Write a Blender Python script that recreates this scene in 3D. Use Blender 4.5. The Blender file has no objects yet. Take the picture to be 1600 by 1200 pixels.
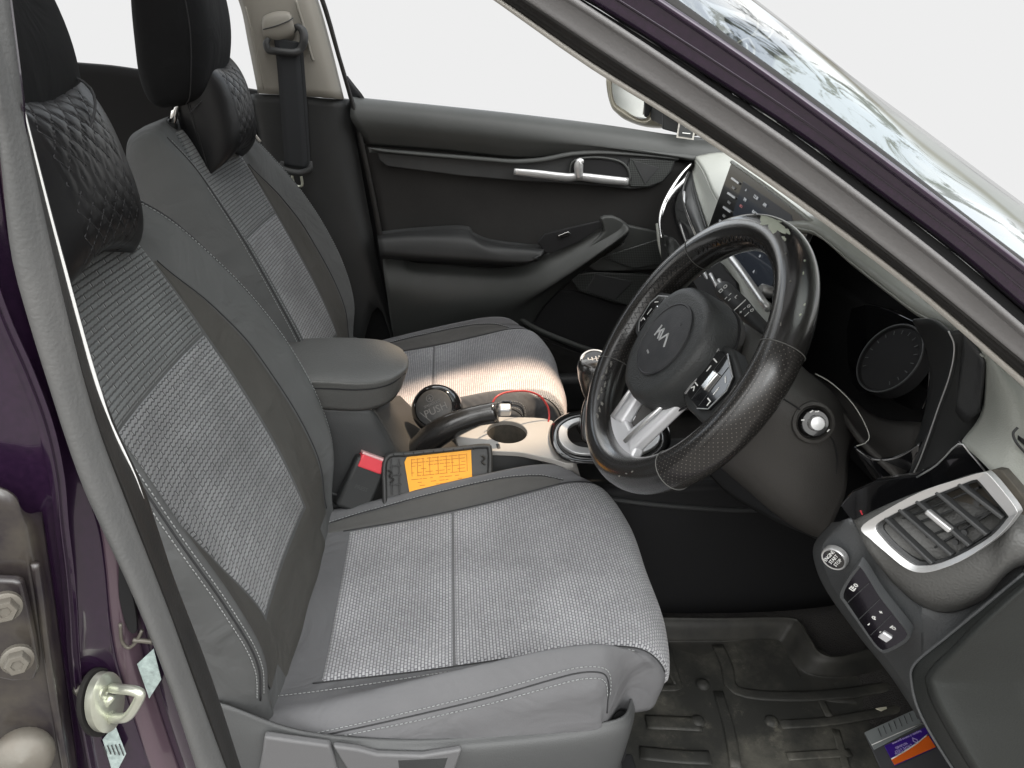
import bpy, bmesh, math, random
import numpy as np
from mathutils import Vector, Matrix
random.seed(4)
SC=bpy.context.scene; C=SC.collection
# ------------------------------------------------------------------ camera
F_PX=1200.0; PITCH,YAW,ROLL=map(math.radians,(25.8,8.6,2.0)); CAM=np.array([0,0,1.35])
_F=np.array([math.sin(YAW)*math.cos(PITCH),math.cos(YAW)*math.cos(PITCH),-math.sin(PITCH)])
_R=np.array([math.cos(YAW),-math.sin(YAW),0.0]); _U=np.cross(_R,_F)
R_=_R*math.cos(ROLL)+_U*math.sin(ROLL); U_=_U*math.cos(ROLL)-_R*math.sin(ROLL)
cd=bpy.data.cameras.new('camera'); cam=bpy.data.objects.new('camera',cd); C.objects.link(cam); SC.camera=cam
cd.sensor_width=36; cd.lens=36*F_PX/1600; cd.clip_start=0.02; cd.clip_end=200
cam.matrix_world=Matrix(((R_[0],U_[0],-_F[0],CAM[0]),(R_[1],U_[1],-_F[1],CAM[1]),(R_[2],U_[2],-_F[2],CAM[2]),(0,0,0,1)))
# ------------------------------------------------------------------ world (pale surroundings, cloudy sky overhead)
w=bpy.data.worlds.new('World'); SC.world=w; w.use_nodes=True; nt=w.node_tree; N=nt.nodes; L=nt.links; N.clear()
def wn(t,**k):
    n=N.new(t)
    for a,b in k.items(): setattr(n,a,b)
    return n
tc=wn('ShaderNodeTexCoord'); sp=wn('ShaderNodeSeparateXYZ'); L.new(tc.outputs['Generated'],sp.inputs[0])
def mr(src,a,b,c,d,smooth=True):
    n=wn('ShaderNodeMapRange'); n.interpolation_type='SMOOTHSTEP' if smooth else 'LINEAR'
    L.new(src,n.inputs[0])
    for i,vv in enumerate((a,b,c,d)): n.inputs[i+1].default_value=vv
    return n.outputs[0]
def mixc(fac,a,b,mode='MIX'):
    n=wn('ShaderNodeMix',data_type='RGBA',blend_type=mode)
    if isinstance(fac,float): n.inputs[0].default_value=fac
    else: L.new(fac,n.inputs[0])
    for i,q in ((6,a),(7,b)):
        if isinstance(q,tuple): n.inputs[i].default_value=q+(1,)
        else: L.new(q,n.inputs[i])
    return n.outputs[2]
nz=wn('ShaderNodeTexNoise'); nz.inputs['Scale'].default_value=7; nz.inputs['Distortion'].default_value=1.5; nz.inputs['Detail'].default_value=9; nz.inputs['Roughness'].default_value=.7; L.new(tc.outputs['Generated'],nz.inputs[0])
nz2=wn('ShaderNodeTexNoise'); nz2.inputs['Scale'].default_value=2.2; nz2.inputs['Detail'].default_value=4; L.new(tc.outputs['Generated'],nz2.inputs[0])
cloud=mixc(mr(nz2.outputs[0],.4,.62,0,1),(1.7,1.9,2.15),(2.9,2.9,2.85))
twig=mixc(mr(nz.outputs[0],.515,.60,0,1),cloud,(.16,.18,.15))
overhead=mixc(mr(sp.outputs[2],.55,.85,0,1),twig,(1.3,1.32,1.34))
treeline=mixc(mr(nz2.outputs[0],.35,.65,0,1),(.34,.29,.22),(.75,.72,.62))
low=mixc(mr(sp.outputs[2],.09,.17,0,1),treeline,overhead)
up=mixc(mr(sp.outputs[2],.055,.09,0,1),(.855,.855,.855),low)
back=mixc(mr(sp.outputs[2],.0,.62,0,1),(.55,.52,.48),(4.1,4.1,4.05))  # extra brightness added behind the camera to lift the near seat
allc=mixc(mr(sp.outputs[1],-.25,.05,1,0),up,back)
bg=wn('ShaderNodeBackground'); L.new(allc,bg.inputs[0]); bg.inputs[1].default_value=1.0
wo=wn('ShaderNodeOutputWorld'); L.new(bg.outputs[0],wo.inputs[0])
# ------------------------------------------------------------------ light: the shaft of sun that falls between the seats
def aim(o,tgt):
    o.rotation_euler=(Vector(tgt)-o.location).to_track_quat('-Z','Y').to_euler()
ld=bpy.data.lights.new('sun_shaft','SPOT'); ld.energy=3600; ld.color=(1,.74,.55); ld.spot_size=math.radians(6.8); ld.spot_blend=.3; ld.shadow_soft_size=.04
lo=bpy.data.objects.new('sun_shaft',ld); C.objects.link(lo); lo.location=(1.75,2.3,4.6); aim(lo,(.15,1.355,.64))
ad=bpy.data.lights.new('doorway_fill','AREA'); ad.energy=18; ad.size=1.6; ad.size_y=1.2; ad.shape='RECTANGLE'; ad.color=(.95,.98,1)  # added area lamp outside the doorway, brightens the near seat
ao=bpy.data.objects.new('doorway_fill',ad); C.objects.link(ao); ao.location=(.5,-1.6,2.7); aim(ao,(.2,.8,.7))
SC.view_settings.view_transform='Standard'; SC.view_settings.look='None'; SC.view_settings.exposure=0; SC.view_settings.gamma=1
SC.render.resolution_x=1024; SC.render.resolution_y=768

# ------------------------------------------------------------------ helpers
def P(px,py,Y=None,Z=None,X=None):
    D=_F+R_*(px-800)/F_PX+U_*(600-py)/F_PX
    t=Y/D[1] if Y is not None else ((Z-CAM[2])/D[2] if Z is not None else X/D[0])
    return CAM+D*t
def PL(px,py,O,n):
    D=_F+R_*(px-800)/F_PX+U_*(600-py)/F_PX; n=np.array(n,float)
    return CAM+D*(np.array(O)-CAM).dot(n)/D.dot(n)
def A(*l): return [P(a,b,c) for a,b,c in l]
def plane3(p,q,r):
    p,q,r=map(np.array,(p,q,r)); n=np.cross(q-p,r-p); return p,n/np.linalg.norm(n)
def cr(pts,n,closed=False):
    """catmull-rom resample, n samples per span"""
    p=np.array(pts,float); m=len(p)
    if m<3 and not closed: 
        t=np.linspace(0,1,n+1)[:,None]; return p[0]*(1-t)+p[-1]*t
    out=[]
    for i in range(m if closed else m-1):
        if closed: a,b,c,d=p[i-1],p[i],p[(i+1)%m],p[(i+2)%m]
        else: b,c=p[i],p[i+1]; a=p[i-1] if i>0 else 2*b-c; d=p[i+2] if i+2<m else 2*c-b
        for k in range(n):
            t=k/n; out.append(.5*((2*b)+(c-a)*t+(2*a-5*b+4*c-d)*t*t+(3*b-a-3*c+d)*t**3))
    if not closed: out.append(p[-1])
    return np.array(out)
def root_of(o):
    while o.parent: o=o.parent
    return o
def obj(name,V,Fc,mat,parent=None,smooth=True,uv=None,mats=None):
    org=np.array(root_of(parent).location) if parent else np.zeros(3)
    V=np.array(V,float)
    if parent is None: org=np.array([V[:,0].mean(),V[:,1].mean(),V[:,2].min()])
    me=bpy.data.meshes.new(name); me.from_pydata([tuple(v) for v in V-org],[],[tuple(int(i) for i in f) for f in Fc])
    me.materials.append(mat)
    if smooth: me.polygons.foreach_set('use_smooth',[True]*len(me.polygons))
    if uv is not None:
        ul=me.uv_layers.new(name='UVMap'); idx=np.zeros(len(me.loops),int); me.loops.foreach_get('vertex_index',idx)
        ul.data.foreach_set('uv',np.array(uv)[idx].ravel())
    me.update()
    o=bpy.data.objects.new(name,me); C.objects.link(o)
    if parent: o.parent=parent
    else: o.location=org
    return o
def tag(o,label,cat,group=None,kind=None):
    if label: o['label']=label
    if cat: o['category']=cat
    if group: o['group']=group
    if kind: o['kind']=kind
    return o
def thing(name,label,cat,loc,group=None):
    o=bpy.data.objects.new(name,None); C.objects.link(o); o.location=tuple(loc); o.empty_display_size=.05
    return tag(o,label,cat,group)
def lab(o,l): o['label']=l; return o
def bevel(o,w,seg=3,ang=35):
    m=o.modifiers.new('bevel','BEVEL'); m.width=w; m.segments=seg; m.limit_method='ANGLE'; m.angle_limit=math.radians(ang); m.harden_normals=False; return o
def solid(o,t,off=-1):
    m=o.modifiers.new('solid','SOLIDIFY'); m.thickness=t; m.offset=off; return o
def grid_faces(a,b,cu=False,cv=False):
    f=[]
    for i in range(a if cv else a-1):
        for j in range(b if cu else b-1):
            i2=(i+1)%a; j2=(j+1)%b
            f.append((i*b+j,i*b+j2,i2*b+j2,i2*b+j))
    return f
def patch(name,rows,mat,parent,n=6,thick=.004,closed=False,lin=False,flip=False):
    """smooth sheet through rows of 3D points; rows all same length"""
    k=[np.array(r,float) for r in rows]
    if lin: g=np.array(k)
    else:
        g=np.array([cr(r,n,closed) for r in k])
        g=np.stack([cr(g[:,j],n) for j in range(g.shape[1])],1)
    a,b=g.shape[:2]
    du=np.concatenate([[0],np.cumsum(np.linalg.norm(np.diff(g[a//2],axis=0),axis=1))])
    dv=np.concatenate([[0],np.cumsum(np.linalg.norm(np.diff(g[:,b//2],axis=0),axis=1))])
    uv=np.array([[du[j],dv[i]] for i in range(a) for j in range(b)])
    f=grid_faces(a,b,closed)
    if flip: f=[q[::-1] for q in f]
    # face the camera
    q=f[len(f)//2]; V=g.reshape(-1,3); nn=np.cross(V[q[1]]-V[q[0]],V[q[2]]-V[q[1]])
    if nn.dot(CAM-V[q[0]])<0: f=[x[::-1] for x in f]
    o=obj(name,V,f,mat,parent,uv=uv)
    if thick: solid(o,thick)
    return o
def prism(name,out,depth,mat,parent,bev=.002,smooth_n=0,holes=None,dirv=None,seg=3):
    """planar outline (3D pts) extruded by depth away from the camera side; bevelled"""
    p=np.array(out,float)
    if smooth_n: p=cr(p,smooth_n,True)
    c=p.mean(0); n=np.zeros(3)
    for i in range(len(p)): n+=np.cross(p[i]-c,p[(i+1)%len(p)]-c)
    n/=np.linalg.norm(n)
    if n.dot(CAM-c)<0: p=p[::-1]; n=-n
    if dirv is not None: ex=np.array(dirv,float)/np.linalg.norm(dirv)*depth
    else: ex=-n*depth
    m=len(p); V=np.vstack([p,p+ex]); f=[tuple(range(m)),tuple(range(2*m-1,m-1,-1))]+[(i,i+m,(i+1)%m+m,(i+1)%m) for i in range(m)]
    o=obj(name,V,f,mat,parent,smooth=True)
    try: o.data.set_sharp_from_angle(angle=math.radians(35))
    except Exception: pass
    if bev: bevel(o,bev,seg)
    return o
def frame_ring(name,outer,inner,depth,mat,parent,bev=.002,n=6,dirv=None):
    """ring between two outlines (closed smooth), extruded"""
    a=cr(outer,n,True); b=cr(inner,n,True); m=len(a)
    c=a.mean(0); nn=np.zeros(3)
    for i in range(m): nn+=np.cross(a[i]-c,a[(i+1)%m]-c)
    nn/=np.linalg.norm(nn)
    if nn.dot(CAM-c)<0: a=a[::-1]; b=b[::-1]; nn=-nn
    ex=-nn*depth if dirv is None else np.array(dirv)*depth
    V=np.vstack([a,b,b+ex,a+ex]); f=[]
    for k in range(4):
        for i in range(m):
            j=(i+1)%m; k2=(k+1)%4
            f.append((k*m+i,k2*m+i,k2*m+j,k*m+j)[::-1])
    o=obj(name,V,f,mat,parent)
    bm=bmesh.new(); bm.from_mesh(o.data); bmesh.ops.recalc_face_normals(bm,faces=bm.faces); bm.to_mesh(o.data); bm.free()
    try: o.data.set_sharp_from_angle(angle=math.radians(40))
    except Exception: pass
    if bev: bevel(o,bev)
    return o
def tube_geo(pts,rad,n=6,sides=12,closed=False,flat=1.0,upv=None,cap=True):
    p=cr(pts,n,closed) if n>1 else np.array(pts,float); m=len(p)
    if np.isscalar(rad): r=np.full(m,float(rad))
    else:
        rr=np.array(rad,float); r=np.interp(np.linspace(0,len(rr)-1,m),np.arange(len(rr)),rr)
    T=np.gradient(p,axis=0) if not closed else np.roll(p,-1,0)-np.roll(p,1,0)
    T/=np.linalg.norm(T,axis=1)[:,None]+1e-12
    up=np.array(upv if upv is not None else ([0,0,1] if abs(T[0][2])<.9 else [1,0,0]),float)
    V=[]
    nv=up-T[0]*up.dot(T[0]); nv/=np.linalg.norm(nv)
    for i in range(m):
        if upv is not None: nv=up-T[i]*up.dot(T[i])
        else: nv=nv-T[i]*nv.dot(T[i])
        nv/=np.linalg.norm(nv)+1e-12; b=np.cross(T[i],nv)
        for k in range(sides):
            a=2*math.pi*k/sides; V.append(p[i]+r[i]*(math.cos(a)*nv*flat+math.sin(a)*b))
    f=grid_faces(m,sides,True,closed)
    if cap and not closed: f+= [tuple(range(sides))[::-1],tuple((m-1)*sides+k for k in range(sides))]
    L_=np.concatenate([[0],np.cumsum(np.linalg.norm(np.diff(p,axis=0),axis=1))]); 
    uv=[[k/sides*2*math.pi*r[i],L_[i]] for i in range(m) for k in range(sides)]
    return V,f,uv
def tube(name,pts,rad,mat,parent,**k):
    V,f,uv=tube_geo(pts,rad,**k); return obj(name,V,f,mat,parent,uv=uv)
def multi(name,geos,mat,parent,smooth=True):
    V=[];Fc=[]
    for g in geos:
        o=len(V); V+=list(g[0]); Fc+=[tuple(i+o for i in q) for q in g[1]]
    return obj(name,V,Fc,mat,parent,smooth)
def stitches(name,pts,mat,parent,pitch=.0055,r=.0006,gap=.35,lift=(0,0,0)):
    p=cr(pts,8)+np.array(lift); s=np.concatenate([[0],np.cumsum(np.linalg.norm(np.diff(p,axis=0),axis=1))])
    g=[]; t=0
    at=lambda q:np.array([np.interp(q,s,p[:,i]) for i in range(3)])
    while t+pitch<s[-1]:
        g.append(tube_geo([at(t),at(t+pitch*(1-gap))],r,n=1,sides=5)[:2]); t+=pitch
    return multi(name,g,mat,parent)
def frameof(O,xa,za):
    """matrix columns x,y,z from x axis and z (normal)"""
    z=np.array(za,float); z/=np.linalg.norm(z); x=np.array(xa,float); x-=z*x.dot(z); x/=np.linalg.norm(x); y=np.cross(z,x)
    return np.array(O,float),x,y,z
def loc(fr,a,b,c=0): O,x,y,z=fr; return O+x*a+y*b+z*c
def lathe(name,fr,prof,mat,parent,n=32,sx=1,sy=1,cap=True):
    V=[];m=len(prof)
    for r,h in prof:
        for k in range(n):
            a=2*math.pi*k/n; V.append(loc(fr,r*math.cos(a)*sx,r*math.sin(a)*sy,h))
    f=grid_faces(m,n,True)
    if cap: f+=[tuple(range(n))[::-1],tuple((m-1)*n+k for k in range(n))]
    o=obj(name,V,f,mat,parent)
    bm=bmesh.new(); bm.from_mesh(o.data); bmesh.ops.recalc_face_normals(bm,faces=bm.faces); bm.to_mesh(o.data); bm.free()
    try: o.data.set_sharp_from_angle(angle=math.radians(45))
    except Exception: pass
    return o
def box(name,fr,sx,sy,sz,mat,parent,bev=.002,seg=3):
    V=[loc(fr,a*sx/2,b*sy/2,c*sz/2) for c in(-1,1) for a,b in((-1,-1),(1,-1),(1,1),(-1,1))]
    o=obj(name,V,[(0,3,2,1),(4,5,6,7),(0,1,5,4),(1,2,6,5),(2,3,7,6),(3,0,4,7)],mat,parent,smooth=True)
    try: o.data.set_sharp_from_angle(angle=math.radians(35))
    except Exception: pass
    if bev: bevel(o,bev,seg)
    return o
def text(name,s,fr,size,mat,parent,depth=.0003,shear=0,sx=1,lines=None):
    cu=bpy.data.curves.new(name,'FONT'); cu.body=s; cu.size=size; cu.align_x='CENTER'; cu.align_y='CENTER'; cu.extrude=depth; cu.shear=shear
    cu.resolution_u=2
    if lines: cu.space_line=lines
    t=bpy.data.objects.new(name,cu); C.objects.link(t); dg=bpy.context.evaluated_depsgraph_get()
    me=t.evaluated_get(dg).to_mesh(); V=[loc(fr,v.co.x*sx,v.co.y,v.co.z) for v in me.vertices]; Fc=[tuple(p.vertices) for p in me.polygons]
    t.evaluated_get(dg).to_mesh_clear(); bpy.data.objects.remove(t); bpy.data.curves.remove(cu)
    return obj(name,V,Fc,mat,parent,smooth=False)
def strokes(name,segs,fr,w,mat,parent,h=.0006):
    """flat bars following 2D polylines in a local frame"""
    g=[]
    for s in segs:
        for a,b in zip(s[:-1],s[1:]):
            a=np.array(a);b=np.array(b);d=(b-a)/(np.linalg.norm(b-a)+1e-9);q=np.array([-d[1],d[0]])*w/2; a=a-d*w*.3; b=b+d*w*.3
            c=[a-q,b-q,b+q,a+q]; V=[loc(fr,x,y,0) for x,y in c]+[loc(fr,x,y,h) for x,y in c]
            g.append((V,[(3,2,1,0),(4,5,6,7),(0,1,5,4),(1,2,6,5),(2,3,7,6),(3,0,4,7)]))
    return multi(name,g,mat,parent,False)

# ------------------------------------------------------------------ materials
def mat(name,col,rough=.6,metal=0,spec=.5,coat=0,bump=None,var=None,emit=None,coatr=.03,sheen=0,wr=0):
    """bump=(kind,scale,strength,dist) kind noise|voronoi ; var=(scale,amount,colour2)"""
    m=bpy.data.materials.new(name); m.use_nodes=True; nt=m.node_tree; b=nt.nodes['Principled BSDF']
    b.inputs['Base Color'].default_value=tuple(col)+(1,); b.inputs['Roughness'].default_value=rough; b.inputs['Metallic'].default_value=metal
    b.inputs['Specular IOR Level'].default_value=spec; b.inputs['Coat Weight'].default_value=coat; b.inputs['Coat Roughness'].default_value=coatr
    if sheen: b.inputs['Sheen Weight'].default_value=sheen; b.inputs['Sheen Roughness'].default_value=.5
    if emit: b.inputs['Emission Color'].default_value=tuple(emit[:3])+(1,); b.inputs['Emission Strength'].default_value=emit[3]
    tc=nt.nodes.new('ShaderNodeTexCoord')
    if var:
        n=nt.nodes.new('ShaderNodeTexNoise'); n.inputs['Scale'].default_value=var[0]; n.inputs['Detail'].default_value=6; n.inputs['Roughness'].default_value=.62
        nt.links.new(tc.outputs['Object'],n.inputs[0])
        r=nt.nodes.new('ShaderNodeMapRange'); nt.links.new(n.outputs[0],r.inputs[0]); r.inputs[1].default_value=.35; r.inputs[2].default_value=.7; r.inputs[4].default_value=var[1]
        mx=nt.nodes.new('ShaderNodeMix'); mx.data_type='RGBA'; nt.links.new(r.outputs[0],mx.inputs[0]); mx.inputs[6].default_value=tuple(col)+(1,); mx.inputs[7].default_value=tuple(var[2])+(1,)
        nt.links.new(mx.outputs[2],b.inputs['Base Color'])
    if bump:
        if bump[0]=='noise': n=nt.nodes.new('ShaderNodeTexNoise'); n.inputs['Scale'].default_value=bump[1]; n.inputs['Detail'].default_value=4; o=n.outputs[0]
        else: n=nt.nodes.new('ShaderNodeTexVoronoi'); n.inputs['Scale'].default_value=bump[1]; n.feature='SMOOTH_F1'; o=n.outputs[0]
        nt.links.new(tc.outputs['Object'],n.inputs[0])
        bp=nt.nodes.new('ShaderNodeBump'); bp.inputs['Strength'].default_value=bump[2]; bp.inputs['Distance'].default_value=bump[3] if len(bump)>3 else .001
        nt.links.new(o,bp.inputs['Height']); nt.links.new(bp.outputs[0],b.inputs['Normal'])
        if wr:
            n2=nt.nodes.new('ShaderNodeTexNoise'); n2.inputs['Scale'].default_value=11; n2.inputs['Detail'].default_value=3; n2.inputs['Distortion'].default_value=1.2; nt.links.new(tc.outputs['Object'],n2.inputs[0])
            b2=nt.nodes.new('ShaderNodeBump'); b2.inputs['Strength'].default_value=wr; b2.inputs['Distance'].default_value=.012; nt.links.new(n2.outputs[0],b2.inputs['Height']); nt.links.new(b2.outputs[0],bp.inputs['Normal'])
    return m
def weave(name,c1,c2,cm,bw,rh,mort=.18,off=.5,strength=.6,var=.25,warp=0):
    """woven cloth: brick rows of threads on UV in metres"""
    m=bpy.data.materials.new(name); m.use_nodes=True; nt=m.node_tree; b=nt.nodes['Principled BSDF']; b.inputs['Roughness'].default_value=.85; b.inputs['Sheen Weight'].default_value=.3
    b.inputs['Specular IOR Level'].default_value=.3
    uv=nt.nodes.new('ShaderNodeUVMap'); src=uv.outputs[0]
    if warp:
        s=nt.nodes.new('ShaderNodeSeparateXYZ'); nt.links.new(src,s.inputs[0])
        a=nt.nodes.new('ShaderNodeMath'); a.operation='MULTIPLY'; a.inputs[1].default_value=2*math.pi/.009; nt.links.new(s.outputs[0],a.inputs[0])
        si=nt.nodes.new('ShaderNodeMath'); si.operation='SINE'; nt.links.new(a.outputs[0],si.inputs[0])
        ml=nt.nodes.new('ShaderNodeMath'); ml.operation='MULTIPLY_ADD'; ml.inputs[1].default_value=warp; nt.links.new(si.outputs[0],ml.inputs[0]); nt.links.new(s.outputs[1],ml.inputs[2])
        cx=nt.nodes.new('ShaderNodeCombineXYZ'); nt.links.new(s.outputs[0],cx.inputs[0]); nt.links.new(ml.outputs[0],cx.inputs[1]); src=cx.outputs[0]
    br=nt.nodes.new('ShaderNodeTexBrick'); nt.links.new(src,br.inputs['Vector']); br.inputs['Scale'].default_value=1; br.offset=off
    br.inputs['Brick Width'].default_value=bw; br.inputs['Row Height'].default_value=rh; br.inputs['Mortar Size'].default_value=rh*mort; br.inputs['Mortar Smooth'].default_value=.9; br.inputs['Bias'].default_value=0
    br.inputs['Color1'].default_value=tuple(c1)+(1,); br.inputs['Color2'].default_value=tuple(c2)+(1,); br.inputs['Mortar'].default_value=tuple(cm)+(1,)
    tc=nt.nodes.new('ShaderNodeTexCoord'); n=nt.nodes.new('ShaderNodeTexNoise'); n.inputs['Scale'].default_value=9; n.inputs['Detail'].default_value=5; nt.links.new(tc.outputs['Object'],n.inputs[0])
    r=nt.nodes.new('ShaderNodeMapRange'); nt.links.new(n.outputs[0],r.inputs[0]); r.inputs[1].default_value=.3; r.inputs[2].default_value=.7; r.inputs[3].default_value=1-var; r.inputs[4].default_value=1+var*.4
    mx=nt.nodes.new('ShaderNodeMix'); mx.data_type='RGBA'; mx.blend_type='MULTIPLY'; mx.inputs[0].default_value=1; nt.links.new(br.outputs[0],mx.inputs[6])
    cc=nt.nodes.new('ShaderNodeCombineXYZ'); [nt.links.new(r.outputs[0],cc.inputs[i]) for i in range(3)]; nt.links.new(cc.outputs[0],mx.inputs[7]); nt.links.new(mx.outputs[2],b.inputs['Base Color'])
    bp=nt.nodes.new('ShaderNodeBump'); bp.invert=True; bp.inputs['Strength'].default_value=strength; bp.inputs['Distance'].default_value=.0015; nt.links.new(br.outputs['Fac'],bp.inputs['Height']); nt.links.new(bp.outputs[0],b.inputs['Normal'])
    return m
M={}
M['rib']=weave('ribbed_cloth',(.25,.256,.262),(.195,.20,.206),(.05,.052,.054),.05,.0062,.26,.5,.7,.3,.0007)
M['ribdark']=weave('ribbed_cloth_dark',(.14,.15,.152),(.11,.118,.12),(.03,.032,.032),.05,.0066,.28,.5,.7,.25,.0002)
M['weave']=weave('woven_cloth',(.46,.46,.475),(.37,.37,.385),(.12,.12,.13),.0062,.0044,.24,.5,.7,.25)
M['gusset']=mat('brown_grey_cloth',(.060,.058,.053),.9,bump=('noise',900,.5,.0008),var=(14,.5,(.072,.069,.063)),wr=.5)
M['gusset2']=mat('grey_side_cloth',(.085,.083,.080),.9,bump=('noise',900,.5,.0008),var=(14,.5,(.105,.103,.10)),wr=.4)
M['bolster']=mat('grey_knit',(.090,.093,.094),.78,bump=('noise',700,.35,.0006),var=(7,.6,(.108,.110,.110)),wr=.6,spec=.35)
M['bolster2']=mat('grey_knit_side',(.122,.122,.127),.78,bump=('noise',700,.35,.0006),var=(7,.6,(.15,.15,.155)),wr=.6,spec=.35)
M['headrest']=mat('dark_knit',(.010,.0105,.0115),.85,bump=('noise',700,.35,.0006),var=(7,.5,(.015,.015,.016)),spec=.2,wr=.4)
M['stitch']=mat('stitch_thread',(.30,.31,.31),.8)
M['stitchd']=mat('dark_seam',(.028,.028,.03),.8)
M['black']=mat('black_plastic',(.017,.018,.0185),.55,bump=('voronoi',900,.35,.0006),var=(6,.5,(.035,.036,.036)))
M['blackm']=mat('dark_plastic',(.034,.035,.036),.5,bump=('voronoi',700,.35,.0006),var=(5,.6,(.06,.062,.062)))
M['door']=mat('door_plastic',(.040,.043,.041),.52,bump=('voronoi',800,.3,.0006),var=(4,.6,(.07,.072,.07)))
M['doormid']=mat('door_cloth',(.017,.0165,.016),.8,bump=('noise',600,.3,.0006),var=(5,.5,(.04,.038,.036)))
M['dash']=mat('dash_plastic',(.32,.33,.30),.5,bump=('voronoi',650,.4,.0008),var=(6,.6,(.37,.38,.345)))
M['dashlow']=mat('dash_lower_plastic',(.050,.053,.056),.5,bump=('voronoi',650,.45,.0008),var=(6,.6,(.09,.094,.096)))
M['vinyl']=mat('grained_vinyl',(.085,.085,.082),.48,bump=('voronoi',420,.5,.001),var=(6,.5,(.10,.10,.095)))
M['cap']=mat('dark_end_panel',(.013,.015,.014),.6,bump=('noise',500,.5,.0008),var=(5,.5,(.020,.022,.0205)))
M['shroud']=mat('column_plastic',(.046,.043,.040),.55,bump=('voronoi',650,.35,.0008),var=(5,.6,(.065,.062,.058)))
M['gloss']=mat('gloss_black',(.006,.006,.007),.08,spec=.6,coat=.6,var=(300,.4,(.012,.012,.012)))
M['dark']=mat('matt_black',(.008,.008,.009),.8)
M['carpet']=mat('dark_carpet',(.03,.028,.027),1,bump=('noise',500,1,.003),var=(20,.7,(.05,.046,.042)))
M['silver']=mat('satin_silver',(.62,.62,.62),.32,metal=.7,var=(30,.3,(.55,.55,.54)))
M['silverp']=mat('silver_paint',(.72,.72,.74),.38,metal=.25)
M['valance']=mat('valance_plastic',(.062,.064,.065),.5,bump=('voronoi',700,.35,.0006),var=(5,.6,(.08,.082,.082)))
M['lever']=mat('grey_lever',(.13,.13,.133),.5,bump=('noise',500,.3,.0005))
M['chrome']=mat('chrome',(.8,.8,.79),.12,metal=1)
M['steel']=mat('zinc_steel',(.62,.64,.55),.32,metal=.75,bump=('noise',90,.2,.0008),var=(60,.6,(.50,.51,.42)))
M['steelr']=mat('painted_bolt',(.15,.14,.12),.5,metal=.3,bump=('noise',200,.4,.0006),var=(60,.6,(.12,.10,.08)))
M['paint']=mat('purple_black_paint',(.018,.008,.024),.22,metal=.25,coat=1,coatr=.02,var=(260,.5,(.04,.016,.045)),bump=('noise',18,.04,.002))
M['paintp']=mat('crease_reflection_paint',(.10,.065,.085),.35,metal=.2,coat=1,coatr=.05)  # pinkish reflection along the crease, put into the paint colour
M['dust']=mat('dusty_paint',(.016,.012,.016),.36,coat=.6,coatr=.12,bump=('noise',60,.25,.001),var=(30,.9,(.060,.052,.040)))
M['seal']=mat('grey_door_seal',(.092,.093,.092),.62,bump=('noise',420,.5,.0008),var=(12,.6,(.125,.123,.12)))
M['seal_lit']=mat('door_seal_lit',(.19,.185,.185),.6,bump=('noise',420,.5,.0008),var=(12,.6,(.23,.225,.225)))  # lighter copy of the grey seal, stronger light put into its colour
M['rubber']=mat('rubber',(.014,.0135,.013),.6,bump=('noise',400,.4,.0008),var=(14,.6,(.030,.028,.026)),spec=.35)
M['pale']=mat('pale_trim_edge',(.50,.48,.44),.5)
M['beige']=mat('beige_pillar_trim',(.25,.235,.205),.6,bump=('noise',500,.2,.0005),var=(4,.4,(.29,.275,.24)))
M['webbing']=mat('belt_webbing',(.022,.024,.027),.8,bump=('noise',900,.4,.0005))
M['leather']=mat('black_leather',(.013,.0125,.0125),.24,coat=.8,coatr=.14,bump=('voronoi',700,.3,.0006),var=(9,.6,(.024,.022,.020)))
M['pillow']=mat('black_faux_leather',(.007,.007,.008),.42,bump=('noise',60,.3,.002))
M['hub']=mat('airbag_vinyl',(.026,.0275,.028),.5,bump=('voronoi',500,.55,.0009),var=(8,.5,(.045,.047,.047)))
M['hubf']=mat('airbag_centre',(.022,.023,.026),.6,bump=('voronoi',500,.3,.0006),var=(30,.9,(.045,.045,.047)))
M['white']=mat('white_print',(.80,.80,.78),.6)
M['rimline']=mat('rim_joint',(.11,.11,.105),.7)
M['worn']=mat('worn_patch',(.50,.53,.44),.7,var=(60,.6,(.40,.42,.34)))
M['wornd']=mat('worn_speck',(.17,.165,.15),.7,var=(60,.6,(.08,.075,.07)))
M['logo']=mat('silver_emblem',(.55,.55,.55),.35,metal=.3)
M['orange']=mat('orange_label',(.95,.42,.01),.5,var=(30,.3,(.90,.38,.01)))
M['oprint']=mat('label_print',(.60,.17,.0),.6)
M['red']=mat('red_plastic',(.75,.06,.08),.35)
M['pinkw']=mat('clear_pink_edge',(.75,.45,.45),.3)
M['wire']=mat('red_cable',(.45,.05,.05),.4)
M['tray']=mat('fuse_cover_plastic',(.03,.03,.03),.5,var=(20,.6,(.045,.045,.044)))
M['shine']=mat('cup_panel',(.42,.405,.385),.38,metal=.2,var=(8,.4,(.36,.34,.31)))
M['violet']=mat('violet_print',(.055,.018,.27),.45)
M['orangep']=mat('orange_print',(.95,.17,.02),.45)
M['cardg']=mat('grey_card',(.25,.27,.27),.55)
M['cardd']=mat('dark_grey_card',(.08,.08,.085),.55)
M['lav']=mat('lavender_print',(.60,.50,.85),.5)
M['sticker']=mat('silver_sticker',(.60,.72,.70),.3,metal=.3,var=(200,.8,(.25,.32,.32)))
M['scrap']=mat('paper_scrap',(.60,.57,.45),.8)
M['screen']=mat('screen_glass',(.010,.012,.016),.08,spec=.3,emit=(.03,.035,.045,.5))
M['icon']=mat('screen_icon',(.6,.6,.6),.5,emit=(.6,.65,.7,.35))
M['iconr']=mat('screen_icon_red',(.5,.2,.2),.5,emit=(.5,.15,.15,.35))
M['vdust']=mat('dusty_duct',(.10,.088,.07),.8,var=(30,.9,(.03,.027,.024)))
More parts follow.
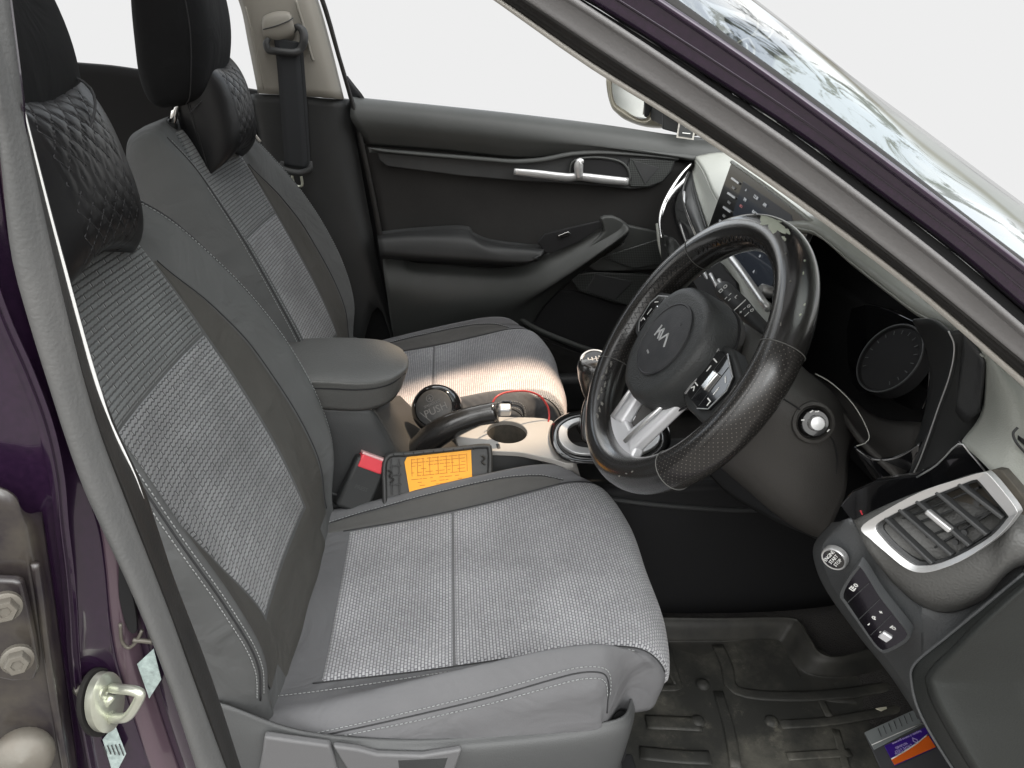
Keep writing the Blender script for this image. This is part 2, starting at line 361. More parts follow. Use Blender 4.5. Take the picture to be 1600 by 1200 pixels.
M['mirror']=mat('mirror_glass',(.9,.9,.9),.03,metal=1)
M['mirrorh']=mat('mirror_housing',(.30,.28,.22),.4,coat=.5)
M['roof']=mat('headlining',(.45,.43,.39),.9)
def mat_mat():
    m=bpy.data.materials.new('rubber_mat'); m.use_nodes=True; nt=m.node_tree; b=nt.nodes['Principled BSDF']; b.inputs['Roughness'].default_value=.62
    tc=nt.nodes.new('ShaderNodeTexCoord'); 
    def noise(s,d,r=.6):
        n=nt.nodes.new('ShaderNodeTexNoise'); n.inputs['Scale'].default_value=s; n.inputs['Detail'].default_value=d; n.inputs['Roughness'].default_value=r; nt.links.new(tc.outputs['Object'],n.inputs[0]); return n.outputs[0]
    def ramp(src,a,b_,lo_,hi):
        r=nt.nodes.new('ShaderNodeMapRange'); r.interpolation_type='SMOOTHSTEP'; nt.links.new(src,r.inputs[0])
        for i,v in enumerate((a,b_,lo_,hi)): r.inputs[i+1].default_value=v
        return r.outputs[0]
    def mix(f,a,b_):
        x=nt.nodes.new('ShaderNodeMix'); x.data_type='RGBA'; nt.links.new(f,x.inputs[0])
        for i,q in((6,a),(7,b_)):
            if isinstance(q,tuple): x.inputs[i].default_value=q+(1,)
            else: nt.links.new(q,x.inputs[i])
        return x.outputs[2]
    c=mix(ramp(noise(5,8,.7),.44,.70,0,1),(.028,.028,.025),(.105,.100,.083))
    c=mix(ramp(noise(23,8,.75),.56,.74,0,.7),c,(.17,.16,.13))
    sp=nt.nodes.new('ShaderNodeSeparateXYZ'); nt.links.new(tc.outputs['Object'],sp.inputs[0])
    nt.links.new(c,b.inputs['Base Color'])
    ck=nt.nodes.new('ShaderNodeTexChecker'); ck.inputs['Scale'].default_value=330; nt.links.new(tc.outputs['Object'],ck.inputs[0])
    bp=nt.nodes.new('ShaderNodeBump'); bp.inputs['Strength'].default_value=.35; bp.inputs['Distance'].default_value=.0008; nt.links.new(ck.outputs['Fac'],bp.inputs['Height']); nt.links.new(bp.outputs[0],b.inputs['Normal'])
    return m
M['mat']=mat_mat()
M['matrim']=mat('rubber_mat_rim',(.022,.022,.020),.6,bump=('noise',500,.4,.0006),var=(18,.8,(.055,.052,.044)))
def perf():
    m=mat('perforated_leather',(.015,.014,.0135),.26,coat=.4,coatr=.16,var=(9,.6,(.024,.022,.0205))); nt=m.node_tree; b=nt.nodes['Principled BSDF']
    uv=nt.nodes.new('ShaderNodeUVMap'); mp=nt.nodes.new('ShaderNodeMapping'); mp.inputs['Rotation'].default_value=(0,0,math.radians(45)); mp.inputs['Scale'].default_value=(215,215,215); nt.links.new(uv.outputs[0],mp.inputs[0])
    fr=nt.nodes.new('ShaderNodeVectorMath'); fr.operation='FRACTION'; nt.links.new(mp.outputs[0],fr.inputs[0])
    ds=nt.nodes.new('ShaderNodeVectorMath'); ds.operation='DISTANCE'; ds.inputs[1].default_value=(.5,.5,0)
    s=nt.nodes.new('ShaderNodeSeparateXYZ'); nt.links.new(fr.outputs[0],s.inputs[0]); cx=nt.nodes.new('ShaderNodeCombineXYZ'); nt.links.new(s.outputs[0],cx.inputs[0]); nt.links.new(s.outputs[1],cx.inputs[1]); nt.links.new(cx.outputs[0],ds.inputs[0])
    lt=nt.nodes.new('ShaderNodeMath'); lt.operation='LESS_THAN'; lt.inputs[1].default_value=.11; nt.links.new(ds.outputs['Value'],lt.inputs[0])
    old=b.inputs['Base Color'].links[0].from_socket; mx=nt.nodes.new('ShaderNodeMix'); mx.data_type='RGBA'; nt.links.new(lt.outputs[0],mx.inputs[0]); nt.links.new(old,mx.inputs[6]); mx.inputs[7].default_value=(.11,.10,.09,1); nt.links.new(mx.outputs[2],b.inputs['Base Color'])
    return m
M['perf']=perf()
def glass():
    m=bpy.data.materials.new('windscreen_glass'); m.use_nodes=True; nt=m.node_tree; nt.nodes.clear()
    t=nt.nodes.new('ShaderNodeBsdfTransparent'); t.inputs[0].default_value=(.62,.66,.64,1); g=nt.nodes.new('ShaderNodeBsdfGlossy'); g.inputs['Roughness'].default_value=.02
    f=nt.nodes.new('ShaderNodeFresnel'); f.inputs[0].default_value=3.2; x=nt.nodes.new('ShaderNodeMixShader'); nt.links.new(f.outputs[0],x.inputs[0]); nt.links.new(t.outputs[0],x.inputs[1]); nt.links.new(g.outputs[0],x.inputs[2])
    o=nt.nodes.new('ShaderNodeOutputMaterial'); nt.links.new(x.outputs[0],o.inputs[0]); return m
M['glass']=glass()
def carbon():
    m=mat('patterned_black',(.03,.032,.032),.4); nt=m.node_tree; b=nt.nodes['Principled BSDF']; tc=nt.nodes.new('ShaderNodeTexCoord'); ck=nt.nodes.new('ShaderNodeTexChecker'); ck.inputs['Scale'].default_value=300
    ck.inputs[1].default_value=(.018,.019,.019,1); ck.inputs[2].default_value=(.07,.075,.072,1); mp=nt.nodes.new('ShaderNodeMapping'); mp.inputs['Rotation'].default_value=(0,math.radians(45),0); mp.inputs['Location'].default_value=(0,.0003,0); mp.inputs['Scale'].default_value=(1,.001,1)
    nt.links.new(tc.outputs['Object'],mp.inputs[0]); nt.links.new(mp.outputs[0],ck.inputs[0]); nt.links.new(ck.outputs[0],b.inputs['Base Color']); return m
M['carbon']=carbon()
# ==================================================================
# ------------------------------------------------------------------ seats
class Surf:
    """half sections (centre -> side -> back), mirrored about Y=yc"""
    def __init__(s,secs,yc,skew=.06): s.sk=skew; s.s=[np.array(q,float) for q in secs]; s.yc=yc; s.nu=len(secs[0]); s.nv=len(secs)
    @staticmethod
    def _c(a,b,c,d,t): return .5*((2*b)+(c-a)*t+(2*a-5*b+4*c-d)*t*t+(3*b-a-3*c+d)*t**3)
    def row(s,k,u):
        q=s.s[k]; sg=1 if u>=0 else -1; u=min(abs(u),s.nu-1-1e-6); i=int(u); t=u-i
        g=lambda j: np.array([q[-j][0],-q[-j][1],q[-j][2]]) if j<0 else (q[j] if j<s.nu else np.array([q[2*(s.nu-1)-j][0],-q[2*(s.nu-1)-j][1],q[2*(s.nu-1)-j][2]]))
        p=s._c(g(i-1),g(i),g(i+1),g(i+2),t).copy(); p[1]*=sg; return p
    def at(s,u,v):
        v=min(max(v,0),s.nv-1-1e-6); k=int(v); t=v-k
        b=s.row(k,u); c=s.row(k+1,u); a=s.row(k-1,u) if k>0 else 2*b-c; d=s.row(k+2,u) if k+2<s.nv else 2*c-b
        p=s._c(a,b,c,d,t); p[0]+=p[1]*s.sk; p[1]+=s.yc; return p
    def nrm(s,u,v):
        e=.03; a=s.at(u+e,v)-s.at(u-e,v); b=s.at(u,v+e)-s.at(u,v-e); n=np.cross(a,b); l=np.linalg.norm(n); return n/(l+1e-12)
    def base(s,name,mat,parent,nu=6,nv=6):
        U=np.linspace(-(s.nu-1),s.nu-1,2*(s.nu-1)*nu+1)[:-1]; Vv=np.linspace(0,s.nv-1,(s.nv-1)*nv+1)
        V=[s.at(u,v) for v in Vv for u in U]; f=grid_faces(len(Vv),len(U),True); m=len(U)
        f+=[tuple(range(m))[::-1],tuple((len(Vv)-1)*m+k for k in range(m))]
        o=obj(name,V,f,mat,parent); bm=bmesh.new(); bm.from_mesh(o.data); bmesh.ops.recalc_face_normals(bm,faces=bm.faces); bm.to_mesh(o.data); bm.free(); return o
    def panel(s,name,mat,parent,v0,v1,ua,ub,lift=.003,nu=24,nv=60,sgn=1,puff=.12,v0f=None,v1f=None):
        """panel between u=ua(v)..ub(v), slightly raised, edges tucked under the base"""
        V=[];uv=[]
        for i in range(nv+1):
            for j in range(nu+1):
                tj=j/nu
                a0=v0f(tj) if v0f else v0; a1=v1f(tj) if v1f else v1
                ti=i/nv; v=a0+(a1-a0)*ti; u=ua(v)+(ub(v)-ua(v))*tj
                e=min(tj,1-tj,ti,1-ti); h=lift*min(1,(e/puff))**.5 if e>0 else -.0012
                n=s.nrm(u,v)*sgn; V.append(s.at(u,v)+n*h)
        V=np.array(V); g=V.reshape(nv+1,nu+1,3)
        dv=np.concatenate([[0],np.cumsum(np.linalg.norm(np.diff(g[:,nu//2],axis=0),axis=1))])
        uv=[[g[i,j,1],dv[i]] for i in range(nv+1) for j in range(nu+1)]
        f=grid_faces(nv+1,nu+1)
        return obj(name,V,f if sgn>0 else [q[::-1] for q in f],mat,parent,uv=uv)
    def line(s,uf,v0,v1,n=30,sgn=1,h=.003): return [s.at(uf(v),v)+s.nrm(uf(v),v)*sgn*h for v in np.linspace(v0,v1,n)]

YD,YP=.885,1.585
def interp(*pts):
    x=[p[0] for p in pts]; y=[p[1] for p in pts]
    xs=np.linspace(x[0],x[-1],80); c=np.interp(xs,x,y)
    k=np.ones(7)/7; cs=np.convolve(np.pad(c,3,'edge'),k,'valid')
    return lambda v: float(np.interp(v,xs,cs))
def make_seat(yc,label,hx,hs_):
    t=thing('bucket_seat',label,'car seat',(0,yc,.45),'front seats')
    # ---- backrest : z, crest dy, crest f, outer dy, insert dy, seam dy
    nx,nz=.927,.375
    tab=[(.50,.215,-.02,.225,.135,.19),(.60,.225,.01,.24,.145,.20),(.68,.238,.055,.255,.15,.205),(.76,.247,.078,.265,.155,.208),(.85,.247,.086,.268,.155,.204),
         (.94,.232,.078,.255,.15,.19),(1.02,.215,.058,.238,.144,.17),(1.085,.197,.035,.215,.132,.155),(1.135,.172,.0,.187,.115,.135),(1.160,.135,-.03,.147,.09,.108),(1.168,.07,-.055,.075,.045,.055)]
    secs=[]
    for k,(z,cd_,cf,od,idy,sd) in enumerate(tab):
        cd_*=.93; od*=.92; idy*=(.80,.80,.80,.88,.95)[min(k,4)]; sd*=.95; cf*=.80
        x0=-.213-.404*(z-.724)+(.010*math.exp(-((z-.70)/.1)**2)); bk=-.10 if k<8 else (-.085,-.075,-.065)[k-8]
        q=lambda dy,f: (x0+f*nx,dy,z+f*nz)
        ef=cf*.16 if k<9 else cf*.5; sf=cf*.55
        secs.append([q(0,0 if k<8 else (-.006,-.03,-.055)[k-8]),q(idy*.55,.002 if k<8 else (-.006,-.03,-.055)[k-8]),q(idy,ef),q(sd,sf),q(cd_,cf),q(od,cf-.028 if k<8 else cf-.012),q(od*.985,-.05),q(od*.8,bk),q(od*.4,bk-.01),q(0,bk-.012)])
    B=Surf(secs,yc,.10)
    bk=B.base('backrest',M['bolster'],t,6,7)
    # v index <-> tab rows
    g_out=interp((1,2.85),(2,3.0),(4.5,2.98),(5.5,2.7),(6.3,2.08),(7,2.02))
    ins=lambda v:2.0
    B.panel('backrest_insert',M['rib'],bk,1.75,4.9,lambda v:-2.0,lambda v:2.0,lift=.003,nu=40,nv=90,puff=.04,v1f=lambda t_:4.945)
    B.panel('upper_insert',M['ribdark'],bk,4.95,8.2,lambda v:-2.0,lambda v:2.0,lift=.003,nu=40,nv=60,puff=.04)
    for sd in(1,-1):
        ua=(lambda v:2.02) if sd>0 else (lambda v:-g_out(v)); ub=(lambda v:g_out(v)) if sd>0 else (lambda v:-2.02)
        B.panel('gusset_panel',M['gusset'],bk,1.0,6.35,ua,ub,lift=.002,nu=14,nv=90,puff=.1)
        tube('seam',B.line(lambda v:sd*(g_out(v)+.03),1.1,6.3,h=.0008),.0009,M['stitchd'],bk,n=2,sides=6)
        s2=interp((1.2,4.35),(3,4.45),(5,4.35),(7,3.9),(8,3.6))
        tube('seam',B.line(lambda v:sd*s2(v),1.3,8.1,h=.0004),.0012,M['stitchd'],bk,n=2,sides=6)
        stitches('stitching',B.line(lambda v:sd*(s2(v)-.13),1.4,8.0,h=.0012),M['stitch'],bk)
        if sd<0: stitches('stitching',B.line(lambda v:sd*(s2(v)+.14),1.4,6.5,h=.0012),M['stitch'],bk)
    B.panel('lower_band',M['gusset'],bk,.7,1.72,lambda v:-2.4,lambda v:2.4,lift=.002,nu=20,nv=10,puff=.05)
    # ---- cushion
    ctab=[(-.26,.585,.0,.0),(-.20,.597,.010,.145),(-.11,.596,.018,.148),(.0,.590,.040,.155),(.10,.592,.050,.162),(.19,.600,.048,.170),(.265,.606,.034,.178),(.315,.600,.020,.182),(.345,.578,.010,.184),(.358,.545,.004,.182),(.352,.50,.0,.178)]
    cs=[]
    for k,(x,z,cr_,idy) in enumerate(ctab):
        idy=(idy or .145)*.96+.014; z+=(x-.06)*.10; x-=.008 if k>5 else 0; fr=1 if k<7 else (.99,.975,.955,.93)[k-7]; hb=.060
        side=.242*fr if k>0 else .24; low=.525 if k<9 else (.49,.46)[k-9]
        back=x-(.0 if k<7 else (.01,.03,.05,.06)[k-7])
        c_=lambda dy,zz,xx=x:(xx,dy,zz)
        xs=x-(0 if k<7 else (.006,.012,.018,.02)[k-7])
        bw=(0,0,0,0,0,.008,.024,.042,.052,.052,.052)[k]
        cs.append([c_(0,z),c_(idy*.55,z+cr_*.05),c_(idy,z+cr_*.30,x-bw*.35),c_(min(idy+.028,.198),z+cr_*.72,xs-bw*.6),(xs-bw,.208*fr,z+cr_),(xs-.003-bw*1.4,.232*fr,z+cr_*.55-.012),(xs-.006-bw*1.5,side*.99,z-.022 if k<8 else z-.02),(back-.01-bw,.232*fr,low),(back-.02,.15,low-.02),(back-.02,0,low-.02)])
    S=Surf(cs,yc)
    cu=S.base('cushion',M['bolster2'],t,6,7)
    sg=-1
    S.panel('cushion_insert',M['weave'],cu,2.0,3.552,lambda v:-2.0,lambda v:2.0,lift=.004,nu=44,nv=50,sgn=sg,puff=.05)
    S.panel('cushion_insert',M['weave'],cu,3.56,9.3,lambda v:-2.0,lambda v:2.0,lift=.004,nu=44,nv=90,sgn=sg,puff=.03)
    gs=interp((1,2.3),(2,3.05),(3,3.2),(4.5,3.15),(5.4,2.8),(6.0,2.05))
    S.panel('gusset_panel',M['gusset2'],cu,1.6,5.9,lambda v:2.02,lambda v:gs(v),lift=.002,nu=14,nv=60,sgn=sg,puff=.1)
    for sd in(1,-1):
        tube('seam',S.line(lambda v:sd*2.03,1.9,8.6,h=.001,sgn=sg),.0009,M['stitchd'],cu,n=2,sides=6)
        stitches('stitching',S.line(lambda v:sd*(gs(v)+.10) if sd>0 else -2.45-.35*math.sin(min(1,max(0,(v-1)/5))*3.14),1.4,6.0 if sd>0 else 7.0,h=.0015,sgn=sg),M['stitch'],cu)
    tube('seam',S.line(lambda v:gs(v)+.03,1.5,5.95,h=.0008,sgn=sg),.0009,M['stitchd'],cu,n=2,sides=6)
    ws=interp((1,5.0),(2,5.0),(4,4.9),(5.5,4.75),(7,4.8),(8,5.2),(8.6,6.2))
    for sd in(1,-1):
        tube('seam',S.line(lambda v:sd*ws(v),1.3,8.5,h=.0006,sgn=sg),.0009,M['stitchd'],cu,n=2,sides=6)
        for dd in(.14,-.18): stitches('stitching',S.line(lambda v:sd*(ws(v)-dd) ,1.4,8.0 ,h=.0012,sgn=sg),M['stitch'],cu)
    # rear band of the cushion with its stitched edge
    stitches('stitching',[S.at(u,1.25)-S.nrm(u,1.25)*.001 for u in np.linspace(-2.6,2.6,20)],M['stitch'],cu)
    # ---- headrest
    hs=[]
    for z,wd,th,fx in tuple((z+.045,wd*.95,th,fx+.006) for z,wd,th,fx in((1.135,.075,.03,-.005),(1.15,.105,.05,0),(1.19,.122,.062,.002),(1.25,.128,.066,.004),(1.31,.126,.062,.0),(1.36,.112,.052,-.008),(1.385,.085,.03,-.018))):
        x0=hx+hs_*(z-1.235)+fx; a=[]
        for k in range(10):
            an=math.pi*k/9; cx=math.cos(an); sx=math.sin(an); e=.62
            a.append((x0+math.copysign(abs(cx)**e,cx)*th,abs(sx)**e*wd,z+.12*math.copysign(abs(cx)**e,cx)*th))
        hs.append(a)
    H=Surf(hs,yc); hr=H.base('headrest',M['headrest'],t,3,5)
    for sd in(1,-1): tube('seam',H.line(lambda v:sd*3.1,.3,5.9,h=.0004),.0011,M['stitchd'],hr,n=2,sides=6)
    for sd in(1,-1):
        p0=np.array([-.418,yc+sd*.062,1.12]); p1=np.array([-.385,yc+sd*.062,1.21]); tube('headrest_post',[p0,p1],.006,M['chrome'],t,n=2)
        lathe('post_collar',frameof(p0+(.003,0,.022),(0,1,0),(.2,0,1)),[(.016,0),(.016,.008),(.012,.012)],M['black'],t)
    # ---- plastic valance and rail
    for sd in(-1,1):
        y=yc+sd*.236
        r=[[(-.30,y-sd*.012,.66),(-.22,y+sd*.004,.655),(-.13,y+sd*.006,.60),(-.0,y+sd*.004,.568),(.15,y,.562),(.245,y-sd*.004,.560),(.272,y-sd*.03,.556),(.28,y-sd*.06,.55)],
           [(-.30,y-sd*.006,.60),(-.22,y+sd*.014,.60),(-.13,y+sd*.018,.565),(-.0,y+sd*.018,.548),(.15,y+sd*.016,.543),(.245,y+sd*.006,.535),(.275,y-sd*.022,.53),(.285,y-sd*.06,.525)],
           [(-.30,y,.45),(-.22,y+sd*.016,.45),(-.13,y+sd*.02,.45),(-.0,y+sd*.02,.45),(.15,y+sd*.018,.45),(.235,y+sd*.006,.45),(.265,y-sd*.022,.45),(.275,y-sd*.06,.45)],
           [(-.30,y,.40),(-.22,y+sd*.01,.40),(-.13,y+sd*.014,.40),(-.0,y+sd*.014,.40),(.15,y+sd*.01,.40),(.24,y+sd*.0,.41),(.27,y-sd*.03,.42),(.28,y-sd*.06,.42)]]
        patch('side_valance',r,M['valance'],t,n=7,thick=.003)
        box('seat_rail',frameof((.0,yc+sd*.19,.385),(1,0,0),(0,0,1)),.60,.05,.05,M['dark'],t,.004)
    box('seat_pan',frameof((.02,yc,.48),(1,0,0),(0,0,1)),.52,.40,.10,M['dark'],t,.01)
    # hinge cover between back and cushion, aisle side
    for sd in(1,):
        patch('hinge_cover',[[(-.33,yc+sd*.23,.70),(-.25,yc+sd*.238,.69),(-.18,yc+sd*.238,.62),(-.10,yc+sd*.236,.56)],[(-.33,yc+sd*.235,.5),(-.25,yc+sd*.246,.5),(-.18,yc+sd*.246,.5),(-.10,yc+sd*.238,.48)]],M['black'],t,n=6,thick=.004)
    return t
seatD=make_seat(YD,'nearest grey cloth seat, facing the steering wheel, with its woven cushion in full view',-.418,-.10)
seatP=make_seat(YP,'far grey cloth seat beyond the armrest, with a sunlit patch on its cushion',-.392,.08)
# recliner handle and height lever on the near valance of the driver seat
def vp(px,py,y=.625): return P(px,py,y)
prism('recliner_lever',[vp(413,1152),(vp(455,1158)),vp(515,1166),vp(520,1178),vp(535,1230),vp(400,1230),vp(410,1175)],.010,M['lever'],seatD,.003)
prism('height_lever',[vp(520,1167),vp(560,1172),vp(590,1180),vp(660,1182),vp(722,1172),vp(712,1200),vp(700,1230),vp(560,1230),vp(540,1200)],.009,M['lever'],seatD,.003)
prism('lever_recess',[vp(622,1188,.6245),vp(700,1184,.6245),vp(690,1215,.6245),vp(625,1220,.6245)],.004,M['blackm'],seatD,.001)
# ------------------------------------------------------------------ neck pillows
def neck_pillow(O,ax,up,wd,ht,dp,label,strap):
    """bow-tie cushion: ax=sideways, up=height, pinched at the middle, quilted centre"""
    t=thing('neck_pillow',label,'neck pillow',O,'quilted neck pillows strapped under the headrests')
    fr=frameof(O,ax,np.cross(ax,up)); n=fr[3]
    def sec(s):
        h=ht*(.70+.30*abs(s)**1.6); d=dp*(1.0-.35*abs(s)**6); return h,d
    nu,nv=100,96; V=[];mid=[]
    for i in range(nu):
        s=-1+2*i/(nu-1); h,d=sec(s); e=max(0,1-abs(s)**10)
        for k in range(nv):
            a=2*math.pi*k/nv; c=math.cos(a); sn=math.sin(a)
            z=math.copysign(abs(sn)**.8,sn)*d*(.12+.88*e**.6)*.5; y=math.copysign(abs(c)**.75,c)*h*.5
            if abs(s)<.5 and z>0:   # quilting
                X=s*wd*.5/.026; Y=y/.026; q=min(abs((X+Y)%1-.5),abs((X-Y)%1-.5)); q=.5-q; q=abs(.5-q); z+=.0018*(1-math.exp(-(q/.08)**2))-.001
            V.append(loc(fr,s*wd*.5,y,z-.02*s*s))
    f=grid_faces(nu,nv,True)+[tuple(range(nv))[::-1],tuple((nu-1)*nv+k for k in range(nv))]
    body=obj('pillow_body',V,f,M['pillow'],t)
    g=[]
    ns=14
    for a in range(-ns,ns+1):
        for sg in(1,-1):
            pts=[]
            for x in np.linspace(-.5,.5,60):
                X=x*wd*.5; y=sg*X+a*.026+.013; h,d=sec(x)
                if abs(y)<h*.44:
                    c=min(1,abs(y)/(h*.5)); sn=(1-c**(1/.75*1))**.8 if c<1 else 0
                    sn=max(0,1-(c**(2/.75)))**.4
                    pts.append(loc(fr,X,y,sn*d*.5-.02*x*x-.0006))
            if len(pts)>3: g.append(tube_geo(pts,.0009,n=1,sides=5)[:2])
    multi('quilting_seam',g,M['stitchd'],t)
    for sd in(-1,1):
        h,d=sec(.5*sd); pts=[loc(fr,.5*wd*.5*sd,math.cos(a)*h*.5,max(0,math.sin(a))**.8*d*.5-.008+.001) for a in np.linspace(0.1,math.pi-.1,16)]
        tube('piping',pts,.0016,M['stitchd'],t,n=2,sides=6)
        h,d=sec(1); pts=[loc(fr,wd*.5*sd*1.0,y,-.019) for y in np.linspace(-h*.47,h*.47,12)]; tube('piping',pts,.002,M['pillow'],t,n=1,sides=6)
    tube('strap',strap,.0015,M['stitchd'],t,n=6,sides=8)
    return t
neck_pillow((-.362,.872,1.176),(.10,1,.0),(-.22,0,1),.26,.235,.11,'black quilted bow shaped neck pillow on the near driver seat below its headrest',
   [(-.40,.77,1.22),(-.345,.82,1.235),(-.322,.88,1.225),(-.33,.94,1.262),(-.40,.98,1.29)])
neck_pillow((-.335,1.605,1.168),(.16,1,.02),(-.14,0,1),.185,.21,.10,'black quilted bow shaped neck pillow on the far passenger seat, its pointed end towards us',
   [(-.37,1.50,1.17),(-.33,1.54,1.21),(-.32,1.585,1.22),(-.33,1.63,1.22),(-.37,1.67,1.20)])
# ------------------------------------------------------------------ car body shell
car=thing('vehicle_shell','dark purple car body shell around the open front doorway, with near door pillars and windscreen','car body',(0,1.2,.2))
def band(name,ra,rb,m,parent=None,n=8,thick=.006,mid=None,ext=(0,0),bulge=0):
    """strip between two 3D polylines (resampled), optional outward bulge towards the viewer"""
    a=np.array(ra,float); b=np.array(rb,float)
    def rs(p,k=12):
        p=cr(p,8); s=np.concatenate([[0],np.cumsum(np.linalg.norm(np.diff(p,axis=0),axis=1))]); q=np.linspace(0,s[-1],k)
        return np.array([[np.interp(t,s,p[:,i]) for i in range(3)] for t in q])
    a=rs(a);b=rs(b)
    if ext[0]: a=np.vstack([a[0]+(a[0]-a[1])/np.linalg.norm(a[0]-a[1])*ext[0],a]); b=np.vstack([b[0]+(b[0]-b[1])/np.linalg.norm(b[0]-b[1])*ext[0],b])
    if ext[1]: a=np.vstack([a,a[-1]+(a[-1]-a[-2])/np.linalg.norm(a[-1]-a[-2])*ext[1]]); b=np.vstack([b,b[-1]+(b[-1]-b[-2])/np.linalg.norm(b[-1]-b[-2])*ext[1]])
    rows=[]
    for t in (np.linspace(0,1,7) if bulge else (0,.5,1)):
        c=a*(1-t)+b*t
        if bulge:
            d=CAM-c; d/=np.linalg.norm(d,axis=1)[:,None]; c=c+d*bulge*math.sin(math.pi*t)**.6
        rows.append(c)
    return patch(name,rows,m,parent,n=3 if bulge else 3,thick=thick)
# near door pillar: columns of pixels from the outer edge to the trim, each with its own distance from us
bx0=A((-260,60,.375),(-250,400,.375),(-240,800,.375),(-230,1300,.375))
bx1=A((-60,60,.386),(-52,300,.386),(-10,463,.386),(35,568,.386),(80,697,.386),(92,800,.386),(106,920,.386),(116,1060,.386),(146,1230,.386))
bx2=A((-40,60,.394),(-22,300,.394),(12,430,.394),(55,568,.394),(100,697,.394),(122,800,.394),(140,920,.394),(160,1060,.394),(196,1230,.394))
bx3=A((-20,60,.397),(-2,250,.397),(24,420,.397),(66,568,.397),(118,720,.397),(158,832,.397),(178,1007,.397),(212,1130,.397),(246,1230,.397))
bx3b=[p+np.array([.006,.008,0]) for p in A((-15,60,.397),(4,250,.397),(30,420,.397),(72,568,.397),(126,720,.397),(174,832,.397),(197,1007,.397),(232,1130,.397),(268,1230,.397))]
bx4=A((-12,60,.386),(8,220,.386),(26,400,.386),(70,557,.386),(126,732,.386),(164,820,.386),(210,920,.386),(266,1060,.386),(325,1240,.386))
bx5=A((2,60,.395),(40,230,.395),(77,400,.395),(140,645,.395),(206,820,.395),(259,955,.395),(297,1060,.395),(345,1190,.395),(365,1240,.395))
bx6=A((5,60,.425),(48,230,.425),(93,400,.425),(159,628,.425),(217,757,.425),(266,902,.425),(300,990,.425),(332,1077,.425),(385,1240,.425))
def rs(p,k=16):
    p=cr(p,8); s=np.concatenate([[0],np.cumsum(np.linalg.norm(np.diff(p,axis=0),axis=1))]); q=np.linspace(0,s[-1],k)
    return np.array([[np.interp(t,s,p[:,i]) for i in range(3)] for t in q])
def upx(r,d=.45): # carry a column on upwards to the roof
    v=(r[0]-r[1]); v/=np.linalg.norm(v); v=np.array([v[0]*.5,.15,abs(v[2])+.2]); v/=np.linalg.norm(v)
    return np.vstack([r[0]+v*d,r[0]+v*d*.5,r])
cols=[upx(rs(c)) for c in (bx0,bx1,bx2,bx3)]
ridge=cols[1]+np.array([.002,-.005,0])
pill=patch('door_pillar',[cols[0],cols[0]*.5+cols[1]*.5+np.array([-.004,.0,0]),cols[1]*.95+cols[0]*.05,ridge,cols[1]*.7+cols[2]*.3,cols[2],cols[3]],M['paint'],car,n=5,thick=.004)
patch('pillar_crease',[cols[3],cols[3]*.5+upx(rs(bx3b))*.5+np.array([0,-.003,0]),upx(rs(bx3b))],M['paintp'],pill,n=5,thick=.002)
c3b=upx(rs(bx3b)); c4=upx(rs(bx4)); c5=upx(rs(bx5)); c6=upx(rs(bx6))
patch('pillar_inner_panel',[c3b+np.array([0,.003,0]),c3b*.5+c4*.5+np.array([.0,.006,0]),c4+np.array([.004,.014,0])],M['paint'],pill,n=5,thick=.003)
for o_ in (.25,.6): tube('panel_groove',c3b*(1-o_*.4)+c4*(o_*.4)+np.array([.001,.001,0]),.0011,M['dark'],pill,n=2,sides=6)
VD=lambda c:(c-CAM)/np.linalg.norm(c-CAM,axis=1)[:,None]
rows=[]
for t in np.linspace(0,1,9):
    c=c4*(1-t)+c5*t; c=c+np.array([.0,-.0075,0])*math.sin(math.pi*min(1,t*1.0))**.7; rows.append(c)
patch('pillar_seal',[c4+np.array([.004,.012,0])]+rows+[c5+VD(c5)*.012],M['seal'],car,n=3,thick=.0015)
patch('pillar_trim',[c5+VD(c5)*.008,c5*.85+c6*.15+VD(c5)*.0,c5*.75+c6*.25+np.array([.0,-.004,0]),c5*.4+c6*.6+np.array([0,-.004,0]),c6,c6+(c6-CAM)/np.linalg.norm(c6-CAM,axis=1)[:,None]*.03-R_*.006],M['rubber'],car,n=4,thick=.002)
e=rs(bx6,30)[1:15]; tube('painted_edge_light',[p+(CAM-p)/np.linalg.norm(CAM-p)*.010 for p in e],[.0017]*10+[.001,.0008,.0004,.0001],M['white'],car,n=3,sides=8)  # white tube stands in for light caught along the trim edge
# dusty rear side of the pillar with the rear door hinge
patch('dusty_pillar_flank',[A((-300,760,.350),(-260,980,.350),(-240,1260,.350)),A((-20,760,.362),(0,1000,.362),(0,1260,.362)),A((40,800,.366),(66,980,.364),(104,1260,.364)),A((66,800,.384),(92,980,.384),(130,1260,.384))],M['dust'],car,n=8,thick=.002)
tube('flank_ridge',A((55,880,.3625),(64,940,.3625),(72,1010,.3625),(84,1090,.3625),(110,1240,.3625)),.0022,M['dust'],car,sides=10)
hin=prism('door_hinge',A((-60,905,.353),(20,908,.353),(32,912,.353),(40,945,.353),(52,1000,.353),(58,1045,.353),(52,1064,.353),(20,1066,.353),(-60,1050,.353)),.006,M['dust'],car,.002)
def hexbolt(px,py,y,r,par,m):
    O=P(px,py,y); nrm=(.45,-1,.25); fr=frameof(O,(1,0,0),nrm)
    b=lathe('hinge_bolt',fr,[(r*1.25,-.002),(r*1.25,.0015),(r*1.1,.002)],m,par,n=24)
    lathe('bolt_head',fr,[(r,.0015),(r,.0065),(r*.85,.0078),(r*.5,.0078),(r*.42,.0068)],m,b,n=6)
    return b
hexbolt(8,948,.344,.0064,car,M['steelr']); hexbolt(27,1030,.344,.0064,car,M['steelr'])
lathe('pillar_plug',frameof(P(35,1185,.350),(1,0,0),(.4,-1,.5)),[(.017,-.004),(.0165,.002),(.012,.006),(.0,.0075)],M['steelr'],car,n=28)
